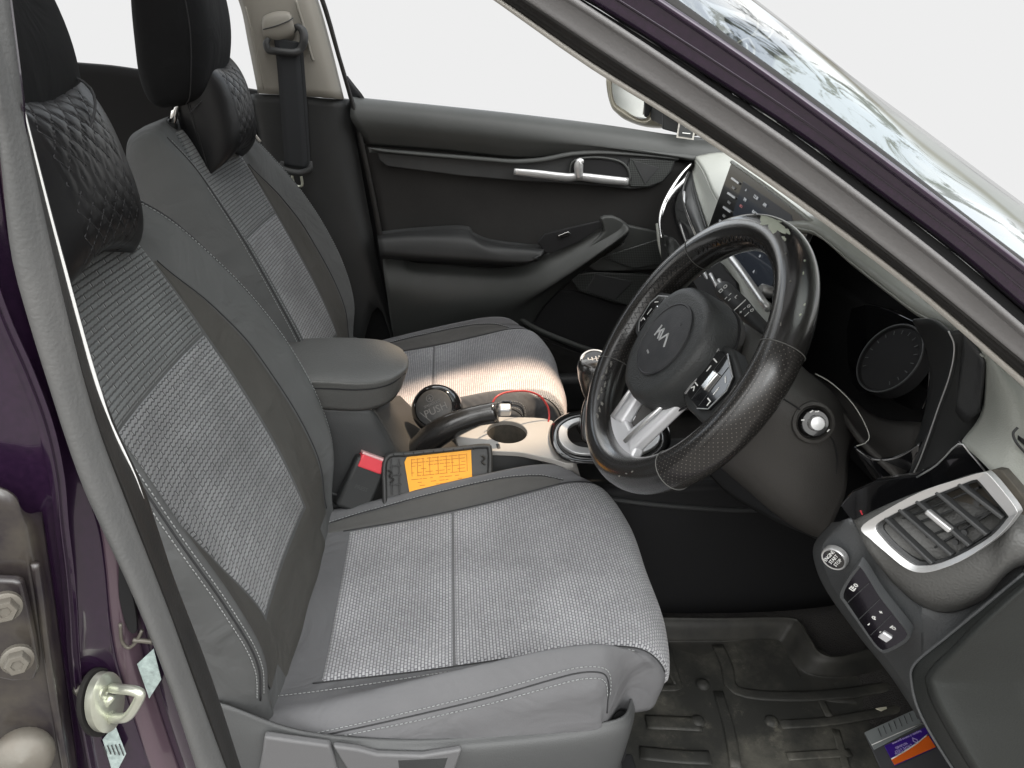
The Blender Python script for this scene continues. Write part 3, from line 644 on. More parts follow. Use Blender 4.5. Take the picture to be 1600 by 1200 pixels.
# striker
st=lathe('door_striker',frameof(P(160,1098,.383),(0,0,1),(1,-.34,.05)),[(.0165,-.004),(.0165,-.001)],M['rubber'],car,n=32,sx=1.5,sy=1.0)
fs=frameof(P(166,1097,.381),(0,0,1),(1,-.34,.05))
lathe('striker_plate',fs,[(.0145,-.003),(.0145,.0015),(.0125,.003),(.001,.003)],M['steel'],st,n=32,sx=1.5,sy=1.0)
for a in(.011,-.011): lathe('striker_rivet',frameof(loc(fs,a,.002,.003),fs[1],fs[3]),[(.0042,0),(.0042,.0012),(.002,.0012),(.0018,.0004)],M['steel'],st,n=16)
tube('striker_loop',[P(174,1075,.381),P(192,1077,.372),P(208,1079,.368),P(219,1084,.366),P(217,1093,.366),P(206,1112,.367),P(196,1121,.369),P(180,1122,.374),P(168,1121,.380)],.0031,M['steel'],st,n=5,sides=14)
tube('striker_wedge',[P(158,1112,.379),P(176,1088,.378)],.0022,M['steel'],st,n=2,sides=10)
lathe('striker_stud',frameof(P(128,1076,.384),(0,0,1),(-.9,-.5,0)),[(.003,-.005),(.003,.004),(.001,.005)],M['steelr'],st,n=14)
prism('information_sticker',[P(160,1156,.389),P(179,1132,.389),P(197,1178,.389),P(178,1215,.389)],.0006,M['sticker'],car,.0002)
prism('information_sticker',[P(214,1038,.394),P(240,1014,.394),P(252,1062,.394),P(233,1092,.394)],.0006,M['sticker'],car,.0002)
_a,_b,_c=P(160,1156,.3888),P(179,1132,.3888),P(197,1178,.3888); fr=frameof(P(178,1174,.3884),_c-_b,np.cross(_c-_b,_a-_b)*(1 if np.cross(_c-_b,_a-_b)[1]<0 else -1))
strokes('sticker_print',[[(-.006,.005-k*.0025),(.005-.001*k,.005-k*.0025)] for k in range(5)],fr,.0007,M['blackm'],car,.0002)
prism('painted_recess',[P(*q) for q in ((186,880,.3955),(192,884,.3955),(208,935,.3955),(214,985,.3955),(200,985,.3955),(186,935,.3955))],.002,M['dark'],car,.001,smooth_n=3)
tube('wire_clip',A((188,975,.392),(190,1000,.394),(200,1012,.394),(212,1004,.394),(222,985,.394)),.0011,M['steelr'],car,sides=8)
tube('wire_clip',A((208,1000,.394),(222,1001,.394),(238,1003,.394)),.0016,M['steelr'],car,sides=8)
# near windscreen pillar
def yA(px): return .60-(px-780)/820*.13
def ap(pts,dy): return extp([P(a,b,yA(a)+dy) for a,b in pts])
def extp(r,d0=.45,d1=.35):
    r=np.array(r); a=r[0]-r[1]; a/=np.linalg.norm(a); b=r[-1]-r[-2]; b/=np.linalg.norm(b)
    return rs(np.vstack([r[0]+a*d0,r[0]+a*d0*.5,r,r[-1]+b*d1*.5,r[-1]+b*d1]),18)
l0=ap([(780,0),(949,119),(1083,200),(1139,237),(1320,368),(1385,414),(1504,515),(1600,600)],.0)
l1=ap([(785,0),(953,116),(1087,198),(1143,234),(1324,364),(1389,410),(1507,510),(1603,593)],-.004)
l2=ap([(822,0),(960,92),(1116,194),(1196,248),(1320,340),(1407,408),(1490,474),(1600,565)],-.02)
l3=ap([(893,0),(1067,112),(1171,190),(1241,232),(1320,290),(1446,388),(1530,455),(1600,516)],-.032)
l4=ap([(923,0),(1050,78),(1139,136),(1250,208),(1369,295),(1490,385),(1600,478)],-.028)
l5=ap([(1026,0),(1159,90),(1250,155),(1344,226),(1470,320),(1600,420)],-.035)
l6=ap([(1057,0),(1180,92),(1292,174),(1400,256),(1509,345),(1600,412)],-.022)
up=np.array([0,-.3,1.0]); ins=np.array([0,1,-.1])
patch('windscreen_pillar_trim',[l0+np.array([0,.02,.012]),l0,l1],M['pale'],car,n=3,thick=.002)
patch('windscreen_pillar_rubber',[l1+ins*.006,l1*.9+l2*.1,l1*.75+l2*.25+up*.0015,l1*.6+l2*.4-up*.001,l1*.5+l2*.5+up*.0015,l1*.3+l2*.7-up*.001,l2,l2+ins*.006],M['rubber'],car,n=3,thick=.0015)
patch('windscreen_pillar_seal',[l2+ins*.012]+[l2*(1-t)+l3*t+(up*.006)*math.sin(math.pi*t)**.7 for t in (0,.12,.3,.5,.7,.88,1)]+[l3+ins*.012],M['seal_lit'],car,n=3,thick=.0015)
patch('pillar_gap',[l3+ins*.012,l3*.5+l4*.5+ins*.014,l4+ins*.012],M['dark'],car,n=2,thick=.002)
patch('windscreen_pillar',[l4+ins*.012,l4,l4*.85+l5*.15+up*.0045,l4*.7+l5*.3+up*.002,l4*.45+l5*.55+up*.004,l4*.2+l5*.8+up*.004,l5,l5+ins*.01],M['paint'],car,n=4,thick=.002)
patch('windscreen_gasket',[l5+ins*.010,l5*.9+l6*.1+up*.001,l5*.5+l6*.5+up*.004,l6,l6+ins*.01],M['rubber'],car,n=3,thick=.002)
# windscreen, curving away from the pillar across the car
sl=np.array([.857,0,-.515]); rows=[l6+ins*.004]
def gl(dy,dz): return np.array([dz*.515*1.0+.0,dy,dz*.857])
acc=0;yy=0;ang=27
base=l6+ins*.002
rows=[base]
for k in range(1,12):
    st_=.035 if k<6 else .16; ang=27*math.exp(-yy/.24)-.0
    yy+=st_; acc+=math.tan(math.radians(ang))*st_ if yy<.9 else -math.tan(math.radians(6))*st_
    rows.append(base+gl(yy,acc))
patch('windscreen',rows,M['glass'],car,n=3,thick=0)
# ------------------------------------------------------------------ far side: doors, pillar, belt
yd=1.97
def lx(pts,y): return [P(a,b,y) for a,b in pts]
def col_rows(cols,ys):
    """cols: list of pixel polylines (top->bottom bands), ys: list of distances"""
    return [[P(a,b,y if np.isscalar(y) else y[i]) for i,(a,b) in enumerate(c)] for c,y in zip(cols,ys)]
door=thing('passenger_door','closed far front door in dark grey plastic with silver inside handle and armrest','car door',(.3,yd,.35))
# shoulder of the door card
xs=[(548,151),(620,158),(700,166),(820,179),(940,194),(1060,212),(1130,222)]
dy_=lambda l,d:[(a,b+d) for a,b in l]
patch('door_shoulder',col_rows([dy_(xs,4),xs,dy_(xs,5),dy_(xs,16),dy_(xs,34),[(560,205),(630,210),(700,216),(820,228),(940,232),(1050,240),(1130,250)],[(572,226),(640,231),(700,236),(815,247),(900,242),(1040,246),(1130,262)]],
   [2.04,2.0,1.975,1.955,1.945,1.95,1.965]),M['door'],door,n=6,thick=.004)
# middle panel behind everything
patch('door_card',[lx([(560,225),(700,235),(900,240),(1130,260)],1.972),lx([(585,330),(700,330),(900,330),(1130,360)],1.985),lx([(600,420),(700,430),(900,440),(1130,470)],1.98),lx([(612,520),(700,540),(900,560),(1130,600)],1.975),lx([(630,640),(700,660),(900,680),(1130,720)],1.97)],M['doormid'],door,n=6,thick=.01)
# long inlay strip with its raised upper lip
prism('inlay_strip',lx([(587,233),(700,244),(815,254),(862,249),(905,241),(960,239),(1058,247),(1050,268),(1038,282),(1018,293),(985,296),(940,291),(880,287),(810,283),(720,275),(604,260),(592,250)],1.962),.012,M['blackm'],door,.003)
band('inlay_lip',lx([(575,230),(640,236),(730,243),(815,249),(850,245),(890,237),(930,234),(1000,238),(1062,244)],1.955),lx([(590,237),(640,242),(730,250),(815,256),(855,252),(893,244),(930,241),(1000,244),(1060,250)],1.95),M['door'],door,thick=.012,bulge=.003)
prism('patterned_insert',lx([(985,247),(1054,251),(1047,270),(1035,284),(1012,292),(985,292),(978,270)],1.957),.006,M['carbon'],door,.002)
prism('pattern_facet',lx([(988,250),(1030,262),(1008,288)],1.9555),.004,M['blackm'],door,.001)
cup=prism('handle_recess',lx([(897,252),(930,249),(968,255),(980,264),(982,286),(900,283)],1.955),.006,M['dark'],door,.002,smooth_n=3)
tube('recess_rim',lx([(890,272),(893,256),(905,248),(935,246),(965,251),(979,261),(984,276),(980,290)],1.953),.003,M['door'],door)
pul=tube('pull_handle',lx([(803,268),(840,272),(885,277),(905,276),(940,280),(981,284)],1.945),[.008,.0105,.0105,.010,.011,.010],M['silver'],door,flat=.62,upv=(0,1,0),sides=16)
tube('door_lever',lx([(906,278),(904,262),(906,253),(912,252)],1.938),[.009,.012,.011,.004],M['silver'],door,flat=.7,upv=(0,1,0),sides=14)
# armrest pad
patch('door_armrest',col_rows([[(590,362),(640,356),(724,352),(742,364),(770,374),(845,383)],[(590,368),(640,362),(722,358),(742,370),(780,381),(848,387)],[(590,372),(650,370),(730,374),(760,384),(800,388),(850,391)],[(592,385),(650,390),(740,396),(790,402),(830,404),(846,398)],[(594,400),(650,404),(740,409),(790,412),(820,411),(842,402)],[(596,404),(650,408),(740,413),(790,415),(818,414),(838,405)]],
   [1.97,1.955,1.915,1.90,1.905,1.955]),M['black'],door,n=6,thick=.006)
# big lower sweep rising to the pull grip
patch('door_sweep',col_rows([[(598,398),(632,402),(645,410),(700,414),(790,418),(850,398),(900,368),(938,346),(948,341)],
   [(598,402),(628,405),(645,416),(700,420),(795,423),(855,404),(910,374),(950,350),(958,344)],
   [(600,425),(630,428),(650,432),(700,438),(790,442),(860,426),(915,395),(965,366),(978,352)],
   [(604,455),(640,462),(660,466),(710,474),(780,474),(830,462),(890,428),(950,386),(983,362)],
   [(610,500),(640,508),(670,512),(720,516),(770,512),(808,492),(860,450),(930,405),(978,372)],
   [(622,560),(650,570),(680,575),(720,580),(770,576),(812,545),(850,480),(915,420),(970,382)]],
   [1.955,1.945,1.92,1.91,1.93,1.965]),M['door'],door,n=6,thick=.006)
prism('window_switch_panel',lx([(840,378),(852,366),(900,354),(944,344),(948,350),(905,378),(862,396),(850,394)],1.93),.01,M['dark'],door,.002)
prism('window_switch',lx([(872,368),(888,362),(892,366),(876,373)],1.926),.006,M['chrome'],door,.001)
prism('grip_end',lx([(938,342),(958,338),(980,350),(984,360),(975,376),(955,384),(930,398),(900,412),(920,385),(945,362)],1.925),.02,M['door'],door,.005,smooth_n=2)
prism('front_wedge',lx([(980,352),(1025,362),(1040,370),(1045,420),(975,424),(930,424),(920,416),(975,380)],1.955),.02,M['door'],door,.004)
prism('lower_facet',lx([(886,430),(930,425),(1045,430),(1060,500),(1000,482),(950,470),(905,455)],1.96),.02,M['carbon'],door,.004)
prism('lower_facet',lx([(940,402),(1035,372),(1045,410),(990,420)],1.951),.01,M['carbon'],door,.002)
prism('lower_facet',lx([(930,428),(990,440),(960,470),(915,455)],1.958),.01,M['blackm'],door,.002)
# map pocket
prism('map_pocket',lx([(812,470),(850,458),(900,455),(960,475),(1060,505),(1060,640),(1000,620),(940,570),(880,540),(830,510),(808,488)],1.972),.05,M['dark'],door,.004,smooth_n=2)
tube('pocket_rim',lx([(806,470),(804,484),(812,498),(840,515),(880,532),(930,550),(1000,572),(1080,590)],1.945),.008,M['door'],door,sides=14)
patch('door_foot',[lx([(608,545),(720,560),(800,520),(880,545),(1000,586),(1100,610)],1.955),lx([(612,600),(720,600),(800,590),(900,600),(1000,620),(1100,640)],1.965)],M['doormid'],door,n=5,thick=.01)
patch('door_edge',[A((538,120,2.03),(556,200,2.03),(585,340,2.03),(600,470,2.03),(640,700,2.03)),A((560,150,1.99),(590,200,1.99),(640,340,1.99),(660,470,1.99),(700,700,1.99))],M['dark'],door,n=4,thick=.01)
prism('door_shell',[(-.28,2.04,.35),(.80,2.04,.35),(.86,2.04,1.02),(.82,2.04,1.06),(-.15,2.04,1.145),(-.34,2.04,1.14)],.04,M['dark'],door,.004)
# door mirror
mh=patch('side_mirror',[A((952,112,2.22),(975,105,2.22),(1010,110,2.22),(1050,130,2.22)),A((947,122,2.15),(965,108,2.14),(1010,108,2.14),(1060,140,2.14)),A((950,150,2.15),(970,150,2.14),(1010,150,2.14),(1060,170,2.14)),A((958,172,2.15),(975,185,2.14),(1010,196,2.14),(1060,200,2.14)),A((968,176,2.22),(990,188,2.22),(1015,195,2.22),(1050,198,2.22))],M['mirrorh'],door,n=5,thick=.004)
mg=prism('mirror_glass',A((957,124,2.135),(975,120,2.13),(1000,130,2.13),(1020,148,2.13),(1014,180,2.13),(1000,186,2.13),(975,172,2.135),(960,158,2.135)),.004,M['mirror'],mh,.001,smooth_n=3)
tube('mirror_rim',A((954,120,2.134),(976,114,2.13),(1003,126,2.13),(1024,146,2.13),(1018,184,2.13),(1000,191,2.13),(972,176,2.134),(956,160,2.134)),.0035,M['mirrorh'],mh,closed=True)
prism('mirror_foot',A((1022,140,2.13),(1040,160,2.06),(1066,170,2.03),(1068,210,2.03),(1036,196,2.06),(1016,186,2.13)),.03,M['black'],door,.003,dirv=(0,1,0))
prism('mirror_corner_cover',A((1036,168,2.02),(1070,180,2.02),(1092,212,2.02),(1080,214,2.02),(1036,202,2.02)),.012,M['black'],door,.003)
tg=prism('hanging_tag',A((1062,182,1.94),(1088,192,1.94),(1084,219,1.94),(1057,215,1.94)),.002,M['pale'],None,.0004)
tag(tg,'small pale framed card tucked at the front corner of the far window','card')
prism('card_face',A((1064,185,1.9385),(1085,194,1.9385),(1081.5,216,1.9385),(1060,212.5,1.9385)),.0008,M['blackm'],tg,.0002)
fr=frameof(P(1073,203,1.9375),P(1085,204,1.9375)-P(1065,202,1.9375),(0,-1,.2)); strokes('card_print',[[(-.010,-.008),(.010,-.008)],[(-.004,.006),(.004,.006),(.004,.014),(-.004,.014),(-.004,.006)]],fr,.0018,M['white'],tg,.0003)
# far pillar: beige upper trim, dark foot
pl=thing('far_door_pillar','far middle pillar with beige upper trim and black lower trim beside the far seat','door pillar',(-.25,1.97,.4))
def upz(p,q,dz=.22): # continue the line q->p upwards
    d=(p-q)/ (p-q)[2]; return p+d*dz
a=A((340,-60,1.955),(373,2,1.955),(388,70,1.955),(403,146,1.955)); b=A((352,-60,1.93),(386,0,1.93),(401,70,1.93),(418,147,1.93)); c=A((420,-60,1.925),(440,0,1.925),(452,70,1.925),(470,150,1.925)); d=A((455,-60,1.93),(478,0,1.93),(497,70,1.93),(520,154,1.93)); e=A((472,-60,1.965),(497,0,1.965),(517,70,1.965),(538,155,1.965))
patch('upper_trim',[[upz(r[0],r[1])]+list(r) for r in (a,b,c,d,e)],M['beige'],pl,n=6,thick=.005)
tube('trim_crease',A((462,0,1.922),(474,40,1.922),(487,88,1.922),(490,94,1.922)),.0028,M['beige'],pl)
tube('trim_crease',A((383,10,1.924),(398,70,1.924),(412,140,1.924)),.002,M['beige'],pl)
patch('lower_trim',[lx([(390,148),(408,240),(430,400),(450,620)],1.96),lx([(405,147),(420,240),(440,400),(460,620)],1.94),lx([(470,150),(485,240),(505,400),(540,620)],1.935),lx([(510,154),(520,240),(545,330),(590,480),(620,620)],1.94)[:4],lx([(545,156),(560,240),(590,400),(640,620)],1.97)],M['black'],pl,n=6,thick=.005)
band('door_aperture_seal',lx([(478,-60),(500,0),(522,75),(545,152),(560,220),(585,340),(606,470),(640,620)],1.955),lx([(486,-60),(508,0),(529,75),(551,152),(568,220),(593,340),(616,470),(650,620)],1.955),M['rubber'],pl,thick=.01,bulge=.004)
adj=patch('belt_height_adjuster',[A((408,36,1.925),(412,25,1.92),(430,18,1.918),(450,18,1.92),(456,24,1.925)),A((409,40,1.905),(415,32,1.90),(432,27,1.898),(450,24,1.90),(457,30,1.905)),A((411,56,1.905),(420,56,1.90),(435,56,1.898),(455,50,1.90),(461,46,1.905)),A((414,64,1.925),(424,70,1.92),(440,70,1.92),(458,62,1.92),(463,50,1.925))],M['beige'],pl,n=5,thick=.006)
tube('adjuster_seam',A((411,46,1.899),(430,41,1.894),(448,34,1.894),(458,28,1.903)),.0012,M['blackm'],adj)
# rear door and the dark far side behind the seats
rd=thing('rear_door','dark inside of the far rear door seen between the two front headrests','car door',(-.7,2.0,.35))
patch('rear_door_card',[A((-400,80,2.03),(-100,92,2.03),(125,107,2.03),(200,114,2.03),(300,130,2.03),(405,148,2.03)),A((-400,90,1.98),(-100,100,1.98),(125,114,1.98),(200,121,1.98),(300,137,1.98),(405,153,1.98)),A((-400,300,1.98),(-100,300,1.98),(125,300,1.98),(200,300,1.98),(300,300,1.98),(420,300,1.98)),A((-300,620,1.98),(-100,620,1.98),(125,620,1.98),(200,620,1.98),(300,620,1.98),(450,620,1.98))],M['dark'],rd,n=5,thick=.03)
tube('window_sill_trim',A((-400,76,2.03),(-100,88,2.03),(125,105,2.03),(200,112,2.03),(300,128,2.03),(400,146,2.03)),.006,M['beige'],rd)
# belt
sb=thing('seat_belt','black seat belt hanging down the far pillar from its ring, with metal tongue','seat belt',P(445,280,1.9))
def ribbon(name,pts,wd,ax,m,par,th=.0016):
    p=cr(pts,8); ax=np.array(ax,float); return patch(name,[p-ax*wd/2,p,p+ax*wd/2],m,par,n=2,thick=th)
axb=P(478,262,1.9)-P(440,256,1.9); axb/=np.linalg.norm(axb)
ribbon('webbing',A((447,62,1.905),(452,110,1.900),(457,180,1.895),(463,262,1.89)),.052,axb,M['webbing'],sb)
ribbon('webbing',A((456,64,1.92),(463,150,1.92),(470,262,1.915)),.046,axb,M['webbing'],sb)
tube('belt_ring',A((420,60,1.903),(416,68,1.90),(420,78,1.90),(432,80,1.895),(460,82,1.895),(470,76,1.90),(475,62,1.90),(473,48,1.905),(464,42,1.91),(458,50,1.91)),[.005,.007,.008,.008,.008,.008,.009,.009,.007,.004],M['blackm'],sb)
tube('belt_guide',A((441,252,1.885),(440,262,1.884),(452,268,1.884),(470,270,1.884),(484,264,1.884),(486,252,1.886)),[.004,.007,.008,.008,.007,.003],M['blackm'],sb)
tube('belt_tongue',A((456,272,1.885),(460,288,1.885),(472,290,1.885),(470,272,1.885)),.0032,M['steel'],sb,n=4)
tube('belt_slider',A((385,209,1.90),(395,207,1.90),(407,222,1.90)),.003,M['pale'],sb,n=3)
# far windscreen pillar, roof, sills, floor pan
fp=[P(1075,200,2.0)+np.array([.03,0,0])]; dr=np.array([-.848,-.02,.53])
patch('far_windscreen_pillar',[[fp[0]+dr*k+np.array([o[0],o[1],0]) for k in(-.2,0,.5,.98)] for o in ((.0,-.02),(.05,-.03),(.10,.0),(.09,.06))],M['beige'],car,n=5,thick=.01)
zr=1.58
patch('roof_lining',[[(-1.6,.50,zr-.02),(-.9,.50,zr),(-.36,.52,zr-.03)],[(-1.6,.8,zr+.02),(-.9,.8,zr+.04),(-.30,.8,zr)],[(-1.6,1.235,zr+.03),(-.9,1.235,zr+.05),(-.27,1.235,zr+.01)],[(-1.6,1.7,zr+.02),(-.9,1.7,zr+.04),(-.30,1.7,zr)],[(-1.6,1.97,zr-.02),(-.9,1.97,zr),(-.36,1.95,zr-.03)]],M['roof'],car,n=5,thick=.03)
patch('floor_pan',[[(-1.4,.5,.27),(0,.5,.27),(1.3,.5,.27)],[(-1.4,1.2,.27),(0,1.2,.27),(1.3,1.2,.27)],[(-1.4,2.05,.27),(0,2.05,.27),(1.3,2.05,.27)]],M['carpet'],car,n=3,thick=.02)
box('far_sill',frameof((.1,2.0,.36),(1,0,0),(0,0,1)),2.4,.14,.12,M['black'],car,.02)
box('bulkhead',frameof((1.22,1.24,.60),(0,1,0),(1,0,0)),1.6,.66,.04,M['dark'],car,.01)
box('near_sill',frameof((.1,.47,.30),(1,0,0),(0,0,1)),2.2,.09,.10,M['paint'],car,.02)
# ------------------------------------------------------------------ dashboard
db=thing('dashboard','curved grey dashboard with touch screen, instrument hood, silver framed vent and start button','dashboard',(.65,1.2,.6))
lip=[P(1086,246,1.95),P(1100,266,1.78),P(1126,317,1.5),P(1185,350,1.25),P(1264,352,1.08),P(1330,402,.97),P(1400,456,.86),P(1452,492,.76),P(1500,516,.68),P(1540,548,.62)]
lip=rs(lip,16)
def sh(r,x=0,y=0,z=0): return np.array(r)+np.array([x,y,z])
patch('dash_top',[sh(lip,.004,0,-.012),lip,sh(lip,.012,0,.006),sh(lip,.08,0,.014),sh(lip,.22,0,.0)*np.array([1,1,1]),sh(lip,.45,0,-.04)],M['dash'],db,n=4,thick=.01)
tube('dash_lip_line',sh(lip,-.0005,0,-.006),.0012,M['dash'],db,n=2)
# passenger side
pf=patch('passenger_face',[A((1086,247,1.95),(1100,268,1.78),(1127,319,1.5),(1165,370,1.3)),A((1084,262,1.93),(1096,295,1.74),(1118,345,1.46),(1140,390,1.27)),A((1081,268,1.93),(1088,300,1.76),(1107,362,1.46),(1120,400,1.27))],M['dash'],db,n=5,thick=.005)
rb=patch('ribbed_strip',[A((1081,268,1.93),(1088,300,1.76),(1107,362,1.46),(1120,395,1.27)),A((1072,275,1.925),(1073,305,1.75),(1092,352,1.45),(1108,395,1.27)),A((1066,290,1.92),(1066,320,1.73),(1090,370,1.43),(1104,400,1.27))],M['blackm'],db,n=6,thick=.004)
for k in range(5):
    t=(k+.5)/5; a=P(1081-t*11,270+t*14,1.922); b=P(1088-t*19,300+t*12,1.745); c=P(1106-t*14,360+t*6,1.445)
    tube('strip_rib',[a,b,c],.0016,M['black'],rb,sides=6)
patch('gloss_fascia',[A((1078,262,1.925),(1066,305,1.74),(1088,366,1.43),(1106,400,1.27)),A((1062,280,1.92),(1050,330,1.72),(1068,392,1.42),(1090,430,1.25)),A((1050,290,1.93),(1032,345,1.80),(1040,390,1.60),(1060,440,1.3))],M['gloss'],db,n=6,thick=.005)
tube('chrome_outline',A((1080,256,1.925),(1064,274,1.915),(1048,298,1.90),(1036,322,1.88),(1031,345,1.85),(1034,372,1.8)),[.003,.005,.006,.006,.005,.003],M['chrome'],db)
tube('chrome_outline',A((1052,336,1.71),(1060,362,1.60),(1072,385,1.45),(1086,405,1.35)),.0022,M['chrome'],db)
tube('chrome_outline',A((1069,300,1.745),(1070,330,1.65),(1082,365,1.50),(1092,395,1.40)),.0028,M['silver'],db)
patch('glove_box',[A((1033,348,1.86),(1046,392,1.62),(1064,442,1.33),(1120,470,1.15)),A((1030,372,1.9),(1040,430,1.66),(1060,480,1.35),(1120,520,1.15)),A((1040,440,1.9),(1050,500,1.66),(1070,560,1.35),(1120,600,1.15)),A((1070,520,1.9),(1080,560,1.66),(1090,610,1.35),(1120,640,1.15))],M['black'],db,n=5,thick=.02)
tube('glove_box_edge',A((1028,350,1.9),(1032,385,1.86),(1042,415,1.83),(1050,432,1.80)),.006,M['dash'],db)
# touch screen
O,n_=plane3(P(1143,253,1.42),P(1266,348,1.10),P(1098,376,1.40))
S_=lambda px,py,k=0: PL(px,py,O,n_)+(CAM-O)/np.linalg.norm(CAM-O)*k
bz=prism('touch_screen',[S_(1143,252),S_(1268,347),S_(1262,362),S_(1216,478),S_(1207,480),S_(1098,378)],.012,M['gloss'],db,.002)
tube('screen_top_edge',[S_(1143,253,.002),S_(1205,297,.002),S_(1268,346,.002)],.0032,M['dash'],bz)
prism('screen_glass',[S_(1161,283,.0015),S_(1236,336,.0015),S_(1238,345,.0015),S_(1208,440,.0015),S_(1200,462,.0015),S_(1138,398,.0015),S_(1146,330,.0015)],.001,M['screen'],bz,.0002)
fs_=frameof(S_(1143,253),S_(1266,348)-S_(1143,253),(CAM-O)*1.0); 
if True:
    zz=n_ if n_.dot(CAM-O)>0 else -n_; fs_=frameof(S_(1143,253),S_(1266,348)-S_(1143,253),zz)
def on(px,py): 
    d=PL(px,py,O,n_)-fs_[0]; return (d.dot(fs_[1]),d.dot(fs_[2]))
for (a,b) in (((1145,279),(1156,287)),((1139,302),(1150,310)),((1132,324),(1143,332)),((1126,345),(1136,353))): strokes('screen_button',[[on(*a),on(*b)]],(fs_[0]+zz*.0012,)+fs_[1:],.0035,M['silver'],bz,.002)
for k,q in enumerate(((1147,294),(1140,317),(1132,338))):
    text('button_caption',('MAP','NAV','FAV')[k],(PL(*q,O,n_)+zz*.0014,)+fs_[1:],.0065,M['logo'],bz)
for q,s_,sz,mm in (((1167,299),'^',.016,'icon'),((1183,309),'12:30',.013,'icon'),((1197,321),'AM',.013,'icon'),((1166,313),'FM',.013,'icon'),((1160,323),'87.5',.010,'iconr'),((1182,334),'RADIO',.012,'icon'),((1190,400),'o',.016,'icon'),((1180,425),'A',.012,'icon')):
    text('screen_text',s_,(PL(*q,O,n_)+zz*.003,)+fs_[1:],sz*.62,M[mm],bz)
lathe('screen_knob',(PL(1204,457,O,n_),)+fs_[1:3]+(zz,),[(.010,0),(.010,.018),(.008,.020),(.001,.020)],M['silver'],bz,n=24)
for q in((1216,418),(1214,432),(1212,443)): text('knob_mark','-',(PL(*q,O,n_)+zz*.002,)+fs_[1:],.012,M['white'],bz)
# centre stack under the screen
patch('centre_stack',[A((1100,372,1.36),(1140,398,1.22),(1200,470,1.08),(1240,500,1.0)),A((1105,400,1.33),(1140,440,1.18),(1190,510,1.04),(1235,540,.98)),A((1105,440,1.30),(1130,490,1.15),(1180,560,1.03),(1230,600,.97)),A((1090,540,1.27),(1110,590,1.13),(1160,650,1.05),(1220,690,1.0))],M['dash'],db,n=5,thick=.01)
tube('stack_trim',A((1108,366,1.35),(1150,412,1.18),(1200,482,1.03)),[.004,.006,.006],M['silver'],db)
vv=prism('centre_vent',A((1082,404,1.29),(1118,404,1.22),(1150,440,1.15),(1160,480,1.10),(1120,486,1.13),(1092,456,1.20),(1076,430,1.27)),.03,M['dark'],db,.002)
for k in range(5):
    tube('vent_slat',A((1084+k*13,410+k*9,1.26-k*.03),(1100+k*13,440+k*9,1.22-k*.03)),.0035,M['silver'],vv,n=2,sides=8)
prism('hazard_button',A((1113,478,1.085),(1119,471,1.085),(1119,481,1.085)),.003,M['red'],vv,.0005)
# instrument binnacle
def X(px,py,x): return P(px,py,X=x)
prism('instrument_cowl_back',[X(1262,352,.74),X(1330,405,.74),X(1452,492,.74),X(1500,520,.74),X(1500,640,.74),X(1450,720,.74),X(1360,700,.74),X(1290,600,.74),X(1200,560,.74),X(1190,480,.74)],.03,M['dark'],db,.003)
gn=(-.86,0,.5); 
gf=frameof(X(1390,560,.66),(0,-1,0),gn)
gg=lathe('gauge',gf,[(.052,-.02),(.052,0),(.049,.0015),(.0475,-.002),(.001,-.004)],M['dark'],db,n=48)
lathe('gauge_ring',gf,[(.0525,.0),(.0525,.0022),(.0505,.0022),(.0505,0)],M['blackm'],gg,n=48,cap=False)
strokes('gauge_marks',[[(.038*math.cos(a),.038*math.sin(a)),(.043*math.cos(a),.043*math.sin(a))] for a in np.linspace(-.7,3.9,15)],(gf[0]+gf[3]*.0,)+gf[1:],.0012,M['blackm'],gg,.0004)
prism('instrument_panel',[X(1330,480,.70),X(1425,500,.69),X(1450,560,.69),X(1440,640,.69),X(1380,620,.69),X(1330,600,.70)],.01,M['gloss'],db,.002,smooth_n=3)
patch('cowl_shelf',[[X(1215,560,.66),X(1300,600,.66),X(1370,650,.66),X(1440,660,.66)],[X(1225,572,.60),X(1300,615,.60),X(1365,680,.60),X(1430,720,.60)],[X(1240,580,.56),X(1300,625,.56),X(1350,690,.55),X(1405,745,.55)]],M['shroud'],db,n=5,thick=.006)
tube('cowl_line',A((1274,584,.80),(1297,597,.78),(1325,622,.76),(1345,650,.745),(1358,680,.735),(1352,692,.733),(1338,697,.735)),.0007,M['dash'],db,sides=8)
patch('cowl_side',[A((1425,500,.78),(1448,548,.78),(1452,600,.77),(1440,660,.76),(1420,720,.76)),A((1455,500,.72),(1475,550,.70),(1472,610,.70),(1455,660,.70),(1425,740,.70)),A((1484,520,.655),(1491,545,.65),(1484,590,.65),(1462,650,.655),(1428,752,.66))],M['black'],db,n=5,thick=.003)
patch('cowl_rim',[A((1484,520,.655),(1491,545,.65),(1484,590,.65),(1462,650,.655),(1430,720,.66),(1408,768,.665)),A((1500,518,.65),(1512,548,.645),(1505,600,.645),(1484,660,.65),(1450,720,.655),(1416,768,.66)),A((1522,534,.64),(1534,560,.635),(1532,640,.635),(1508,692,.64),(1470,730,.645),(1430,772,.655))],M['black'],db,n=5,thick=.003)
tube('cowl_edge',A((1482,517,.652),(1491,542,.647),(1484,586,.647),(1465,640,.652),(1450,684,.655),(1430,735,.658),(1407,768,.66)),.0008,M['silver'],db,sides=8)
patch('cowl_corner',[A((1505,520,.64),(1525,545,.63),(1536,565,.62)),A((1502,560,.645),(1522,590,.632),(1534,600,.622)),A((1490,640,.65),(1508,660,.637),(1530,645,.625))],M['blackm'],db,n=4,thick=.003)
patch('cowl_tray',[A((1334,699,.735),(1362,716,.715),(1400,714,.70),(1440,690,.69)),A((1345,718,.728),(1372,738,.709),(1404,738,.695),(1438,712,.684)),A((1362,745,.720),(1385,764,.703),(1406,769,.69),(1430,750,.676))],M['gloss'],db,n=6,thick=.004)
